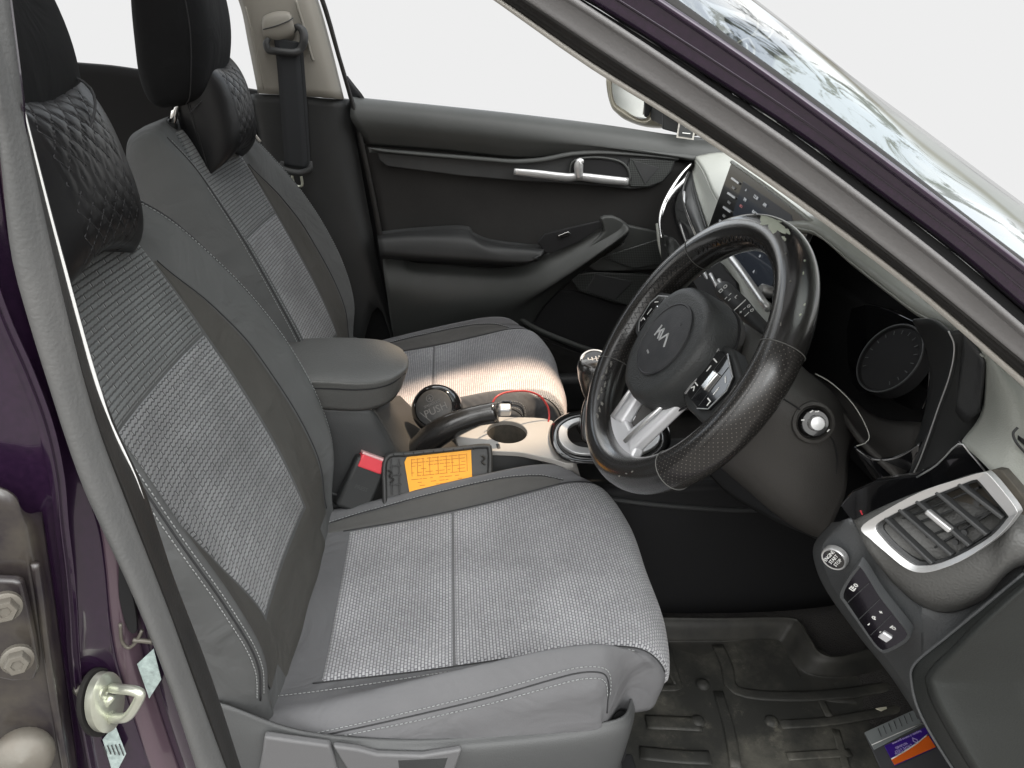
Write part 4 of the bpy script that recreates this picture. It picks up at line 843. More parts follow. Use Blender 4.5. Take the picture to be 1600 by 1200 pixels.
Og,ng=plane3(P(1320,802,.69),P(1545,738,.572),P(1498,690,.60))
prism('gloss_panel',[PL(a,b,Og,ng) for a,b in ((1312,790),(1330,768),(1370,750),(1430,742),(1464,722),(1498,688),(1549,739),(1480,762),(1430,782),(1370,806),(1334,820))],.01,M['gloss'],db,.002)
tube('gloss_panel_edge',[PL(a,b,Og,ng)+(CAM-Og)*.003 for a,b in ((1432,746),(1464,726),(1497,694),(1514,708),(1538,736))],.0009,M['silver'],db,n=3,sides=8)
# end of the dash by the doorway
patch('dash_end_pad',[A((1502,512,.68),(1545,545,.63),(1610,608,.60),(1720,700,.58)),A((1530,560,.64),(1565,590,.59),(1625,650,.56),(1720,750,.54)),A((1534,640,.625),(1565,670,.57),(1610,715,.54),(1720,800,.52)),A((1502,690,.60),(1540,728,.555),(1600,790,.52),(1720,880,.50))],M['dash'],db,n=6,thick=.01)
tube('side_demister_line',A((1590,668,.545),(1583,678,.545),(1590,694,.54),(1610,716,.535)),.0012,M['blackm'],db,sides=8)
prism('side_demister',A((1594,682,.543),(1620,700,.543),(1620,712,.543),(1594,690,.543)),.004,M['dark'],db,.001)
pod=patch('vent_pod',[A((1332,813,.605),(1400,782,.59),(1470,757,.575),(1548,738,.555),(1600,782,.52),(1720,850,.49)),
  A((1336,818,.585),(1402,790,.57),(1475,766,.555),(1550,750,.535),(1600,800,.50),(1720,870,.47)),
  A((1356,860,.56),(1420,865,.535),(1480,870,.515),(1545,860,.495),(1600,832,.48),(1720,890,.46)),
  A((1385,898,.552),(1430,925,.53),(1480,937,.51),(1535,920,.49),(1600,868,.472),(1720,905,.455)),
  A((1398,914,.562),(1436,945,.545),(1482,958,.525),(1536,938,.502),(1600,884,.482),(1720,925,.465))],M['vinyl'],db,n=6,thick=.004)
Ov,nv_=plane3(P(1347,820,.572),P(1590,797,.482),P(1445,893,.512)); zv=nv_ if nv_.dot(CAM-Ov)>0 else -nv_
V_=lambda px,py,k=0: PL(px,py,Ov,nv_)+zv*k
vo=[(1347,824),(1380,800),(1440,768),(1500,748),(1535,738),(1546,740),(1572,770),(1590,795),(1588,806),(1560,838),(1510,872),(1470,889),(1440,894),(1415,886),(1385,862),(1362,842)]
vi=[(1368,822),(1395,804),(1445,780),(1500,758),(1522,750),(1530,753),(1553,780),(1574,805),(1572,812),(1548,838),(1505,864),(1468,880),(1440,884),(1424,880),(1400,862),(1380,842)]
vf=frame_ring('vent_frame',[V_(a,b,.003) for a,b in vo],[V_(a,b,.0) for a,b in vi],.014,M['silver'],db,.0015,n=4)
prism('vent_duct',[V_(a,b,-.03) for a,b in vo[::1]],.02,M['vdust'],vf,.001)
frame_ring('vent_throat',[V_(a,b,-.004) for a,b in vi],[V_(1470+(a-1470)*.93,818+(b-818)*.93,-.006) for a,b in vi],.028,M['blackm'],vf,0,n=3)
for a,b,c,d in ((1382,810,1456,881),(1404,796,1486,868),(1431,783,1514,853),(1462,769,1541,836),(1497,756,1566,810)):
    p,q=V_(a,b,-.005),V_(c,d,-.005); box('vent_vane',frameof((p+q)/2,q-p,zv),np.linalg.norm(q-p),.0035,.012,M['blackm'],vf,.001)
for a,b,c,d in ((1375,838,1480,800),(1398,815,1520,765),(1450,860,1560,790),(1420,850,1545,800),(1490,866,1560,820)):
    p,q=V_(a,b,-.018),V_(c,d,-.018); box('cross_vane',frameof((p+q)/2,q-p,zv),np.linalg.norm(q-p),.002,.008,M['black'],vf,.0005)
for a,b in ((1520,788),(1486,850),(1500,835)): lathe('vane_link',frameof(V_(a,b,-.012),(1,0,0),zv),[(.0028,0),(.0028,.003)],M['blackm'],vf,n=12)
p,q=V_(1449,798,.001),V_(1487,829,.001); box('vent_tab',frameof((p+q)/2,q-p,zv),np.linalg.norm(q-p),.0055,.008,M['silver'],vf,.0015)
# lower panel with buttons
patch('lower_panel',[A((1300,816,.655),(1272,850,.66),(1274,885,.655),(1294,928,.65),(1340,992,.635),(1390,1055,.62),(1440,1130,.60)),
  A((1312,815,.62),(1284,850,.625),(1284,880,.622),(1302,922,.617),(1347,985,.602),(1395,1045,.588),(1443,1118,.57)),
  A((1316,813,.608),(1290,850,.615),(1291,880,.612),(1308,920,.607),(1352,982,.592),(1399,1040,.578),(1446,1110,.562)),
  A((1320,812,.60),(1322,850,.594),(1326,880,.588),(1345,920,.579),(1388,975,.562),(1420,1020,.552),(1446,1080,.545)),
  A((1334,812,.595),(1358,850,.580),(1385,890,.568),(1412,925,.556),(1436,962,.545),(1450,1000,.535),(1447,1050,.535)),
  A((1345,820,.605),(1380,870,.595),(1410,905,.585),(1450,945,.565),(1480,960,.545),(1500,985,.53),(1480,1030,.53))],M['dashlow'],db,n=6,thick=.005)
patch('lower_panel_wing',[A((1405,912,.572),(1450,940,.550),(1500,940,.527),(1550,915,.51),(1610,868,.495),(1720,800,.48)),A((1436,965,.545),(1470,968,.532),(1510,955,.517),(1555,925,.503),(1610,882,.488),(1720,812,.475)),A((1440,1045,.532),(1466,1012,.522),(1500,975,.512),(1545,935,.50),(1610,890,.486),(1720,820,.47))],M['dashlow'],db,n=6,thick=.005)
band('end_panel_frame',A((1640,862,.468),(1600,896,.472),(1531,953,.482),(1478,996,.494),(1428,1038,.508),(1423,1066,.507),(1438,1116,.498),(1480,1188,.482),(1530,1260,.47)),A((1640,885,.462),(1600,909,.464),(1530,970,.472),(1490,1010,.480),(1450,1050,.490),(1449,1074,.488),(1462,1110,.480),(1498,1173,.468),(1540,1240,.458)),M['cap'],db,thick=.02,bulge=.002)
tube('end_panel_bead',A((1600,896,.470),(1531,953,.480),(1478,996,.492),(1429,1037,.506),(1424,1066,.505),(1438,1116,.496),(1480,1188,.480),(1530,1260,.468)),.0015,M['dashlow'],db,sides=8)
patch('end_panel',[A((1640,880,.460),(1600,906,.462),(1530,967,.470),(1490,1008,.478),(1449,1050,.489),(1447,1074,.487),(1461,1110,.479),(1497,1173,.467),(1540,1240,.457)),
  A((1645,892,.452),(1604,918,.454),(1537,978,.462),(1500,1016,.470),(1464,1055,.480),(1462,1074,.478),(1476,1108,.471),(1510,1170,.459),(1550,1235,.450)),
  A((1655,905,.453),(1615,930,.455),(1550,990,.463),(1520,1025,.470),(1490,1060,.478),(1490,1078,.476),(1505,1110,.470),(1530,1165,.459),(1565,1230,.450)),
  A((1720,1000,.44),(1690,1010,.443),(1660,1020,.447),(1640,1040,.45),(1620,1060,.453),(1620,1080,.453),(1630,1110,.450),(1650,1160,.446),(1680,1230,.44))],M['cap'],db,n=4,thick=.004)
def surf_frame(px,py,y,dx,ny): # frame roughly on the lower panel, x axis along pixel direction dx
    a=P(px,py,y); b=P(px+dx[0],py+dx[1],y*(1+dx[2] if len(dx)>2 else 1)); return frameof(a,b-a,ny)
nb=np.cross(P(1419,984,.545)-P(1338,886,.573),P(1361,996,.577)-P(1338,886,.573)); nb/=np.linalg.norm(nb); nb*= (1 if nb.dot(CAM-P(1380,950,.56))>0 else -1)
Ob=P(1370,950,.553)+nb*.001
Q=lambda px,py,k=0: PL(px,py,Ob,nb)+nb*k
po=[(1338,886),(1347,885),(1376,930),(1419,984),(1422,995),(1410,1006),(1385,1018),(1374,1014),(1359,996),(1321,942),(1313,930),(1319,912)]
bp_=frame_ring('button_bezel',[Q(*q,k=.0022) for q in po],[Q(1368+(a-1368)*.90,952+(b-952)*.94,.0015) for a,b in po],.012,M['dashlow'],db,.0008,n=4)
prism('button_plate',[Q(1368+(a-1368)*.93,952+(b-952)*.96,.0010) for a,b in po],.006,M['gloss'],bp_,.0006,smooth_n=3)
qx=Q(1400,985)-Q(1355,925); qx=Q(1359,909)-Q(1323,942); fq=frameof(Q(1370,950),qx,nb)
def oq(px,py): d=PL(px,py,Ob,nb)-fq[0]; return (d.dot(fq[1]),d.dot(fq[2]))
strokes('button_gap',[[oq(1323,942),oq(1358,910)],[oq(1343,966),oq(1375,935)],[oq(1361,991),oq(1393,960)]],(fq[0]+nb*.0012,)+fq[1:],.0006,M['dashlow'],bp_,.0003)
fz=(fq[0]+nb*.0013,)+fq[1:]
def icon(px,py,segs,sc=.0022,w=.0008):
    c=np.array(oq(px,py)); return [[tuple(c+np.array(p)*sc) for p in s] for s in segs]
ring=[(math.cos(a),math.sin(a)) for a in np.linspace(0,6.3,12)]
for sg2 in (icon(1333,918,[[(-1.4,-1),(0,-1),(0,1),(-1.4,1),(-1.4,-1)],[(-.2,-.8),(1.5,-.8)],[(-.2,.2),(1.6,.2)],[(-.2,1),(1.4,1)]]),icon(1338,913,[ring],.0018),
  icon(1377,955,[[(-1,0),(1,0)],[(0,-1),(0,1)]],.0014),icon(1358,974,[[(-1,0),(1,0)]],.0016),icon(1367,964,[ring[:8],[(-.5,-.5),(.6,.6)]],.0022),icon(1397,980,[ring,[(1.4,1.4),(-1.4,1.4)]],.0018),icon(1376,986,[[(-.8,0),(.8,0)]],.001)): strokes('button_symbol',sg2,fz,.0011,M['white'],bp_,.0003)
box('rocker_switch',frameof(Q(1384,993,.0015),qx,nb),.012,.010,.004,M['silverp'],bp_,.001)
fb=frameof(P(1304,872,.592),P(1320,855,.586)-P(1304,872,.592),nb*.7+np.array([-.3,-.2,.1]))
sbn=lathe('start_button',fb,[(.0135,-.004),(.0135,.002),(.0125,.0032),(.0112,.0028)],M['silver'],db,n=36,cap=False)
lathe('start_button_face',fb,[(.0115,0),(.0112,.0022),(.001,.0026)],M['gloss'],sbn,n=36)
text('start_lettering','ENGINE\nSTART\nSTOP',(fb[0]+fb[3]*.0027,)+fb[1:],.0052,M['white'],sbn,depth=.0001)
box('red_warning_mark',frameof(P(1346,801,.60),P(1352,806,.60)-P(1342,790,.60),nb),.006,.0015,.001,M['red'],db,.0003)
# unseen box added behind the facade to stop light leaks, then knee panel
box('dash_light_block',frameof((.93,1.25,.82),(1,0,0),(0,0,1)),.40,1.36,.26,M['dark'],db,.01)
patch('knee_panel',[A((1290,835,.78),(1200,800,.95),(1130,760,1.05),(1080,700,1.12)),[(.80,.62,.72),(.80,.8,.70),(.80,1.0,.70),(.80,1.12,.70)]],M['dark'],db,n=4,thick=.01)
# ------------------------------------------------------------------ steering wheel and column
WC=np.array([.366,.885,.957]); wt=math.radians(31.8); WN=np.array([-math.cos(wt),0,math.sin(wt)]); WU=np.array([math.sin(wt),0,math.cos(wt)]); WR=np.array([0,-1.,0]); wf=(WC,WR,WU,WN)
sw=thing('steering_wheel','worn black leather steering wheel with silver lower spoke and peeling patch at its top','steering wheel',WC)
R0,r0=.1775,.0248
def arc(a0,a1,n,R=R0,h=0): return [loc(wf,R*math.sin(math.radians(a)),R*math.cos(math.radians(a)),h) for a in np.linspace(a0,a1,n)]
def rim(name,a0,a1,m,n=28,r=r0):
    cuts=np.linspace(a0,a1,n); V=[];uv=[];sd=28
    for a in cuts:
        a=math.radians(a); rd=WR*math.sin(a)+WU*math.cos(a); c=WC+rd*R0
        for k in range(sd):
            b=2*math.pi*k/sd; V.append(c+rd*math.cos(b)*r*.93+WN*math.sin(b)*r*1.08); uv.append([b*r,a*R0])
    f=grid_faces(n,sd,True); o=obj(name,V,f,m,sw,uv=uv); return o
rim('rim_top',-54,63,M['leather'],40)
g1=rim('rim_grip',63,127,M['perf']); rim('rim_bottom',127,236,M['leather'],36); rim('rim_grip',236,306,M['perf'])
for a in(-54,63,127,236):
    c=math.radians(a); rd=WR*math.sin(c)+WU*math.cos(c); cc=WC+rd*R0
    pts=[cc+rd*math.cos(b)*r0*.955+WN*math.sin(b)*r0*1.10 for b in np.linspace(0,2*math.pi,25)[:-1]]
    tube('rim_seam',pts,.0006,M['rimline'],sw,closed=True,n=1,sides=6)
for a0,a1 in((-120,-60),(-50,50),(215,238)):
    p=[]
    for i,a in enumerate(np.linspace(a0,a1,int(abs(a1-a0)/1.6))):
        c=math.radians(a); rd=WR*math.sin(c)+WU*math.cos(c); b=math.radians(180-38+(8 if i%2 else -8)); p.append(WC+rd*R0+rd*math.cos(b)*r0*.95+WN*math.sin(b)*r0*1.1)
    tube('cross_stitching',p,.0007,M['stitchd'],sw,n=1,sides=5)
# worn patches: bare spots lying on the rim skin
def rimpt(a,b,h=.0): 
    c=math.radians(a); rd=WR*math.sin(c)+WU*math.cos(c); b=math.radians(b); return WC+rd*R0+rd*math.cos(b)*(r0*.93+h)+WN*math.sin(b)*(r0*1.08+h)
def wear(name,ca,cb,ra,rb_,seed,mm='worn'):
    rng=random.Random(seed); n=26; out=[]
    ph=[rng.uniform(0,6.28) for _ in range(4)]
    V=[];ring_n=5
    for k in range(ring_n+1):
        for i in range(n):
            t=2*math.pi*i/n; q=(1+.28*math.sin(2*t+ph[0])+.2*math.sin(5*t+ph[1])+.12*math.sin(9*t+ph[2])+rng.uniform(-.07,.07)*(k==ring_n))*k/ring_n
            V.append(rimpt(ca+ra*q*math.cos(t),cb+rb_*q*math.sin(t),.0006 if k<ring_n else .0001))
    return obj(name,V,grid_faces(ring_n+1,n,True),M[mm],sw)
wear('peeled_patch',3,60,8,26,3); wear('peeled_patch',12,50,3,10,5); wear('peeled_patch',17,62,1.4,5,7)
for k,(a,b) in enumerate(((30,25),(36,30),(48,18),(52,22),(26,70),(57,60),(40,60),(-15,40),(145,70),(150,60),(141,75))): wear('peeled_spot',a,b,.6,2.2,20+k,'worn' if k<4 else 'wornd')
for k in range(9): wear('peeled_spot',199+k*4.2,128+(k%3)*7,1.6,4,40+k,'wornd')
# hub
def dome(name,outl,h,m,par,z0=0,edge=.35):
    o=cr(outl,5,True); c=o.mean(0); V=[];N_=10
    for k in range(N_+1):
        t=k/N_; s=1-t; hh=h*(1-s**3)**.6 if k else 0
        hh=h*math.sin(min(1,t/edge)*math.pi/2)**.8 if t<edge else h*(1+.04*(t-edge))
        sc=1-.12*(t/edge)**2 if t<edge else .88*(1-(t-edge)/(1-edge))
        for p in o: q=c+(p-c)*sc; V.append(loc(wf,q[0],q[1],z0+hh))
    n=len(o); return obj(name,V,grid_faces(N_+1,n,True),m,par)
ho=[(0,.076),(.045,.070),(.074,.045),(.084,.008),(.076,-.035),(.052,-.070),(.022,-.088),(0,-.090),(-.022,-.088),(-.052,-.070),(-.076,-.035),(-.084,.008),(-.074,.045),(-.045,.070)]
hub=dome('airbag_cover',ho,.042,M['hub'],sw,z0=-.004)
lathe('hub_disc',(loc(wf,0,-.003,.0400),)+wf[1:],[(.052,-.004),(.0525,.001),(.0505,.0018),(.0495,.0006),(.030,.0030),(.001,.0036)],M['hubf'],hub,n=56)
# emblem: three joined strokes
fl=(loc(wf,0,0,.0432),)+wf[1:]
strokes('emblem',[[(-.0195,.0075),(-.0195,-.0075)],[(-.0195,-.0035),(-.0085,.0068),(-.0015,-.0068),(.0085,.0068),(.0195,-.0075)],[(-.0130,.0015),(-.0070,-.0070)]],fl,.0028,M['logo'],hub,.0010)
strokes('airbag_mark',[[(-.012,-.028),(-.004,-.029)],[(-.012,-.0295),(-.004,-.0305)]],(loc(wf,0,0,.0428),)+wf[1:],.0010,M['logo'],hub,.0003)
text('airbag_mark','2',(loc(wf,.018,.026,.0425),)+wf[1:],.007,M['blackm'],hub)
tube('hub_seam',[loc(wf,q[0]*1.005,q[1]*1.005,-.006) for q in ho],.0016,M['dark'],hub,closed=True)
lathe('hub_back',(loc(wf,0,0,-.004),)+wf[1:],[(.078,0),(.075,-.02),(.055,-.05),(.05,-.09)],M['shroud'],sw,n=40)
# side spokes with switches
for sd in(-1,1):
    o=[(sd*.066,.040),(sd*.095,.046),(sd*.150,.030),(sd*.166,.022),(sd*.166,-.026),(sd*.140,-.040),(sd*.098,-.044),(sd*.070,-.040)]
    sp_=prism('side_spoke',[loc(wf,a,b,.010) for a,b in o],.022,M['black'],sw,.004)
    o2=[(sd*.078,.034),(sd*.100,.038),(sd*.138,.024),(sd*.146,.008),(sd*.140,-.022),(sd*.122,-.032),(sd*.082,-.032)]
    pad=prism('switch_pad',[loc(wf,a,b,.015) for a,b in o2],.007,M['gloss'],sp_,.0015)
    strokes('pad_trim',[o2[:4] if sd<0 else [o2[0],o2[6]]],(loc(wf,0,0,.0145),)+wf[1:],.0030 if sd>0 else .0012,M['silver'],pad,.0012)
    strokes('pad_trim',[[(a*1.0,b) for a,b in o2[1:6]]],(loc(wf,0,0,.0142),)+wf[1:],.0011,M['silver'],pad,.0010)
    fp_=(loc(wf,0,0,.0152),)+wf[1:]
    strokes('pad_gap',[[(sd*.099,.034),(sd*.101,-.030)],[(sd*.120,.028),(sd*.122,-.028)]],fp_,.0010,M['blackm'],pad,.0002)
    box('roller_switch',(loc(wf,sd*.110,.002,.0165),)+wf[1:],.012,.026,.006,M['chrome'],pad,.002)
    strokes('pad_symbol',[[(sd*.084,.022),(sd*.094,.022)],[(sd*.089,.014),(sd*.089,.006)],[(sd*.085,-.014),(sd*.093,-.014)],[(sd*.085,-.022),(sd*.089,-.018),(sd*.093,-.022)],[(sd*.127,.018),(sd*.135,.014)],[(sd*.131,.004),(sd*.131,-.006)],[(sd*.127,-.014),(sd*.135,-.014),(sd*.135,-.020)]],fp_,.0016,M['white'],pad,.0003)
# lower silver spoke: two arms meeting at the rim
ls=prism('lower_spoke',[loc(wf,a,b,.004) for a,b in((-.058,-.150),(-.048,-.132),(-.020,-.128),(.020,-.128),(.048,-.132),(.058,-.150),(.040,-.168),(0,-.172),(-.040,-.168))],.016,M['silverp'],sw,.004)
for sd in(-1,1):
    V=[(sd*.060,-.040),(sd*.030,-.060),(sd*.016,-.132),(sd*.050,-.140)]
    prism('spoke_arm',[loc(wf,sd*.066,-.045,.002),loc(wf,sd*.036,-.060,.004),loc(wf,sd*.014,-.134,.008),loc(wf,sd*.048,-.146,.006)],.016,M['silverp'],ls,.004)
    tube('arm_ridge',[loc(wf,sd*.050,-.055,.008),loc(wf,sd*.034,-.140,.012)],.003,M['silver'],ls,n=2)
prism('spoke_gap',[loc(wf,a,b,-.006) for a,b in((-.030,-.070),(.030,-.070),(.012,-.128),(-.012,-.128))],.008,M['shroud'],ls,.002)
lathe('spoke_screw',(loc(wf,.045,-.156,.011),)+wf[1:],[(.004,0),(.004,.001),(.0015,.001)],M['dark'],ls,n=14)
# column
colm=thing('steering_column','grey steering column cowl behind the wheel with a wiper stalk and round switch knob','steering column',P(1250,700,.8))
patch('column_cowl',[A((1165,505,.90),(1215,540,.88),(1262,580,.86),(1305,618,.84),(1345,680,.82)),A((1165,530,.84),(1212,565,.82),(1258,598,.80),(1298,630,.79),(1334,690,.79)),A((1155,575,.80),(1205,605,.775),(1250,630,.76),(1292,660,.755),(1326,725,.765)),A((1145,640,.79),(1190,680,.765),(1240,715,.75),(1285,740,.745),(1320,775,.755)),A((1120,712,.81),(1160,748,.79),(1210,790,.775),(1250,815,.765),(1292,838,.765)),A((1115,722,.90),(1160,760,.89),(1210,803,.88),(1250,830,.87),(1292,850,.86))],M['shroud'],colm,n=6,thick=.005)
tube('cowl_split_line',A((1222,622,.762),(1240,633,.757),(1252,642,.753)),.0010,M['dark'],colm,sides=6)
tube('cowl_split_line',A((1292,678,.752),(1302,690,.752),(1308,715,.750),(1306,740,.750)),.0010,M['dark'],colm,sides=6)
kf=frameof(P(1270,660,.748),(1,0,0),(-.25,-1,.45))
kn=lathe('switch_well',kf,[(.026,-.010),(.0245,.004),(.021,.006),(.019,.002),(.0185,-.008)],M['shroud'],colm,n=36,cap=False)
lathe('switch_barrel',kf,[(.0175,-.012),(.0175,.006),(.015,.010),(.010,.010)],M['gloss'],kn,n=32)
lathe('switch_knob',(loc(kf,.001,0,.008),)+kf[1:],[(.0098,0),(.0095,.006),(.008,.0085),(.001,.009)],M['silver'],kn,n=6+18)
strokes('switch_mark',[[(-.016,.004),(-.013,.004)],[(.0,.0135),(.004,.014)],[(-.006,.013),(-.003,.015)],[(.0135,-.010),(.0155,-.008)]],(loc(kf,0,0,.0105),)+kf[1:],.0014,M['white'],kn,.0003)
s0,s1=P(1128,450,1.075),P(1205,528,.93)
stk=tube('wiper_stalk',[s0,s0*.97+s1*.03,s0*.6+s1*.4,s0*.4+s1*.6,s1],[.006,.0135,.0145,.012,.010],M['black'],colm,n=3,sides=20)
ax=(s1-s0)/np.linalg.norm(s1-s0); zc=CAM-s0; zc-=ax*zc.dot(ax); zc/=np.linalg.norm(zc); fk=frameof(s0+zc*.0155,np.cross(ax,zc)*-1,zc)
mk=lambda u,v:[v,-u] 
def stroke_at(u,v,segs,sc=.003): return [[(v+a*sc,-(u)+b*sc) for a,b in s] for s in segs]
fk=frameof(s0+zc*.0148,-np.cross(zc,ax),zc)
sgn_=fk[2].dot(ax); 
def SA(u,v,segs,sc=.003): return [[(v+a*sc,sgn_*u+b*sc) for a,b in s] for s in segs]
strokes('stalk_symbol',SA(.020,.004,[[(-1,-1),(1,-1),(1,1),(-1,1),(-1,-1)]],.0025)+SA(.020,-.005,[ring],.0028)+SA(.040,.006,[[(-1,0),(1,0)]],.002)+SA(.040,-.002,[[(-1,0),(1,0)]],.002)+SA(.048,.004,[[(-1,0),(1,0)]],.002)+SA(.054,-.006,[[(-1,-1),(1,-1),(1,1)]],.002),fk,.0012,M['white'],stk,.0003)
strokes('stalk_ring',SA(.072,.0,[[(-4,0),(4,0)]],.003),fk,.0018,M['white'],stk,.0004)
strokes('stalk_symbol',SA(.084,.005,[[(-1,0),(1,0)],[(0,-1),(0,1)]],.002)+SA(.084,-.002,[[(-1,0),(1,0)]],.002)+SA(.086,-.009,[ring],.0022)+SA(.096,.001,[[(-2,0),(2,0)]],.002)+SA(.097,-.008,[ring],.0022),fk,.0012,M['white'],stk,.0003)
# ------------------------------------------------------------------ centre console
cc=thing('centre_console','centre console between the seats with padded armrest, cup holder, gear lever and handbrake','console',(.1,1.235,.3))
box('tunnel',frameof((.42,1.235,.42),(1,0,0),(0,0,1)),1.5,.24,.28,M['black'],cc,.03)
patch('console_side',[A((470,636,1.14),(520,634,1.14),(575,638,1.145),(590,650,1.15)),A((470,700,1.13),(520,700,1.13),(590,700,1.135),(625,712,1.15)),A((470,900,1.13),(540,900,1.13),(640,900,1.13),(720,900,1.13))],M['blackm'],cc,n=5,thick=.006)
patch('console_front',[A((583,640,1.15),(600,628,1.20),(612,620,1.28),(625,618,1.34)),A((612,690,1.15),(634,676,1.20),(650,664,1.28),(664,656,1.34)),A((655,770,1.15),(690,740,1.20),(700,720,1.28),(720,700,1.34))],M['shroud'],cc,n=5,thick=.006)
arm=patch('armrest',[A((430,640,1.135),(500,640,1.135),(565,642,1.14),(606,630,1.155),(626,608,1.19),(630,590,1.22)),A((430,606,1.13),(500,606,1.13),(565,608,1.133),(608,600,1.15),(634,582,1.19),(637,573,1.23)),A((430,588,1.14),(500,590,1.14),(560,593,1.143),(605,588,1.16),(634,572,1.20),(638,564,1.24)),A((430,560,1.24),(500,562,1.24),(560,564,1.24),(600,562,1.24),(628,557,1.26),(636,556,1.28)),A((430,536,1.34),(500,534,1.34),(550,534,1.34),(596,537,1.33),(622,545,1.32),(632,551,1.31)),A((430,534,1.37),(500,530,1.37),(550,530,1.37),(594,533,1.36),(618,541,1.35),(628,547,1.33)),A((430,560,1.38),(500,560,1.38),(550,560,1.38),(596,560,1.37),(622,565,1.36),(630,570,1.34))],M['vinyl'],cc,n=6,thick=.01)
tube('armrest_seam',A((430,607,1.128),(500,607,1.128),(565,609,1.131),(608,601,1.148),(633,583,1.188)),.0012,M['dark'],arm,sides=6)
prism('armrest_latch',A((598,622,1.165),(618,612,1.175),(622,617,1.175),(612,628,1.168),(602,627,1.165)),.02,M['black'],cc,.003)
ZP=.665
def Zp(px,py,k=0): return P(px,py,Z=ZP+k)
pan=[Zp(*q) for q in ((712,655),(740,655),(800,655),(862,660),(880,690),(900,722),(886,728),(866,722),(840,716),(810,710),(770,708),(745,706),(716,700))]
hc=Zp(792,678); 
def ringpan():
    # panel with the cup hole cut through it
    hole=[hc+np.array([.036*math.cos(a),.041*math.sin(a),0]) for a in np.linspace(0,2*math.pi,40)[:-1]]
    bm=bmesh.new(); o=cr(pan,4,True); org=np.array(cc.location)
    vs=[bm.verts.new(v-org) for v in o]; es=[bm.edges.new((vs[i],vs[(i+1)%len(vs)])) for i in range(len(vs))]
    hs_=[bm.verts.new(v-org) for v in hole]; es+=[bm.edges.new((hs_[i],hs_[(i+1)%len(hs_)])) for i in range(len(hs_))]
    bmesh.ops.triangle_fill(bm,use_beauty=True,use_dissolve=False,edges=es,normal=(0,0,1))
    me=bpy.data.meshes.new('cup_panel'); bm.to_mesh(me); bm.free(); me.materials.append(M['shine']); ob=bpy.data.objects.new('cup_panel',me); C.objects.link(ob); ob.parent=cc; solid(ob,.010,0); bevel(ob,.0025); return hole
hole=ringpan()
lathe('cup_holder',frameof(hc+np.array([0,0,-.001]),(1,0,0),(0,0,1)),[(.0365,0.0),(.0355,-.006),(.033,-.05),(.001,-.05)],M['vdust'],cc,n=40,sx=1,sy=1.14,cap=False)
prism('console_slot',A((765,708,1.135),(800,708,1.135),(850,722,1.13),(872,742,1.125),(888,770,1.12),(888,810,1.12),(765,810,1.12)),.02,M['blackm'],cc,.003,smooth_n=2,dirv=(0,1,0))
patch('panel_flank',[[Zp(840,716),Zp(866,722),Zp(886,728),Zp(900,722)],A((846,722,1.128),(872,742,1.122),(890,762,1.118),(915,770,1.115)),A((868,745,1.122),(888,772,1.118),(905,800,1.114),(930,805,1.112))],M['shine'],cc,n=5,thick=.003)
# gear lever
sf=[(858,682),(864,660),(890,645),(935,640),(1000,640),(1040,660),(1045,700),(1000,728),(940,726),(890,722),(866,706)]
ZG=.67
G=lambda px,py,k=0: P(px,py,Z=ZG+k)
patch('shifter_surround',[[G(a,b,.005) for a,b in [(948+(x-948)*.80,684+(y-684)*.72) for x,y in sf]],[G(a,b,.012) for a,b in [(948+(x-948)*.88,684+(y-684)*.84) for x,y in sf]],[G(a,b,.006) for a,b in sf],[G(a,b,-.02) for a,b in [(948+(x-948)*1.0,684+(y-684)*1.0) for x,y in sf]],[G(a,b,-.05) for a,b in sf]],M['gloss'],cc,n=4,thick=.003,closed=True)
frame_ring('shifter_bezel',[G(948+(x-948)*.84,680+(y-684)*.70,.013) for x,y in sf],[G(948+(x-948)*.68,678+(y-684)*.52,.011) for x,y in sf],.006,M['silver'],cc,.0015,n=4)
kt=P(928,563,1.235); kb=P(927,622,1.235); g0=G(935,678,.0)
patch('shifter_boot',[[g0+(np.array([math.cos(a)*.036,math.sin(a)*.045,0])*(1-t)**.8+np.array([math.cos(a)*.011,math.sin(a)*.011,0])*t)*(1+.10*math.cos(5*a+3*t)*(1-t))+(kb-g0)*t for a in np.linspace(0,2*math.pi,25)[:-1]] for t in np.linspace(0,1,7)],M['leather'],cc,n=2,thick=.002,closed=True)
ka=kt-kb; ka/=np.linalg.norm(ka)
kf2=frameof(kb,(1,0,0),ka)
L_=np.linalg.norm(kt-kb)
knb=lathe('gear_knob',kf2,[(.011,-.006),(.015,.0),(.021,L_*.2),(.028,L_*.55),(.030,L_*.8),(.0275,L_*.97),(.023,L_*1.03),(.001,L_*1.04)],M['leather'],cc,n=32,sy=1.15)
kf3=frameof(kt+ka*.0022+np.array([0,-.002,0]),(1,0,0),ka+np.array([-.15,-.25,0]))
lathe('knob_ring',kf3,[(.025,-.003),(.025,.001),(.021,.002),(.0208,.0)],M['silver'],knb,n=36,sy=1.15,cap=False)
lathe('knob_top',kf3,[(.021,-.002),(.021,.0006),(.001,.0012)],M['gloss'],knb,n=36,sy=1.15)
strokes('shift_pattern',[[(-.010,.006),(-.010,-.006)],[(-.003,.006),(-.003,-.006)],[(.004,.006),(.004,-.006)],[(-.010,0),(.010,0)],[(.010,.006),(.010,0)]],(loc(kf3,0,0,.0015),)+kf3[1:],.0018,M['logo'],knb,.0004)
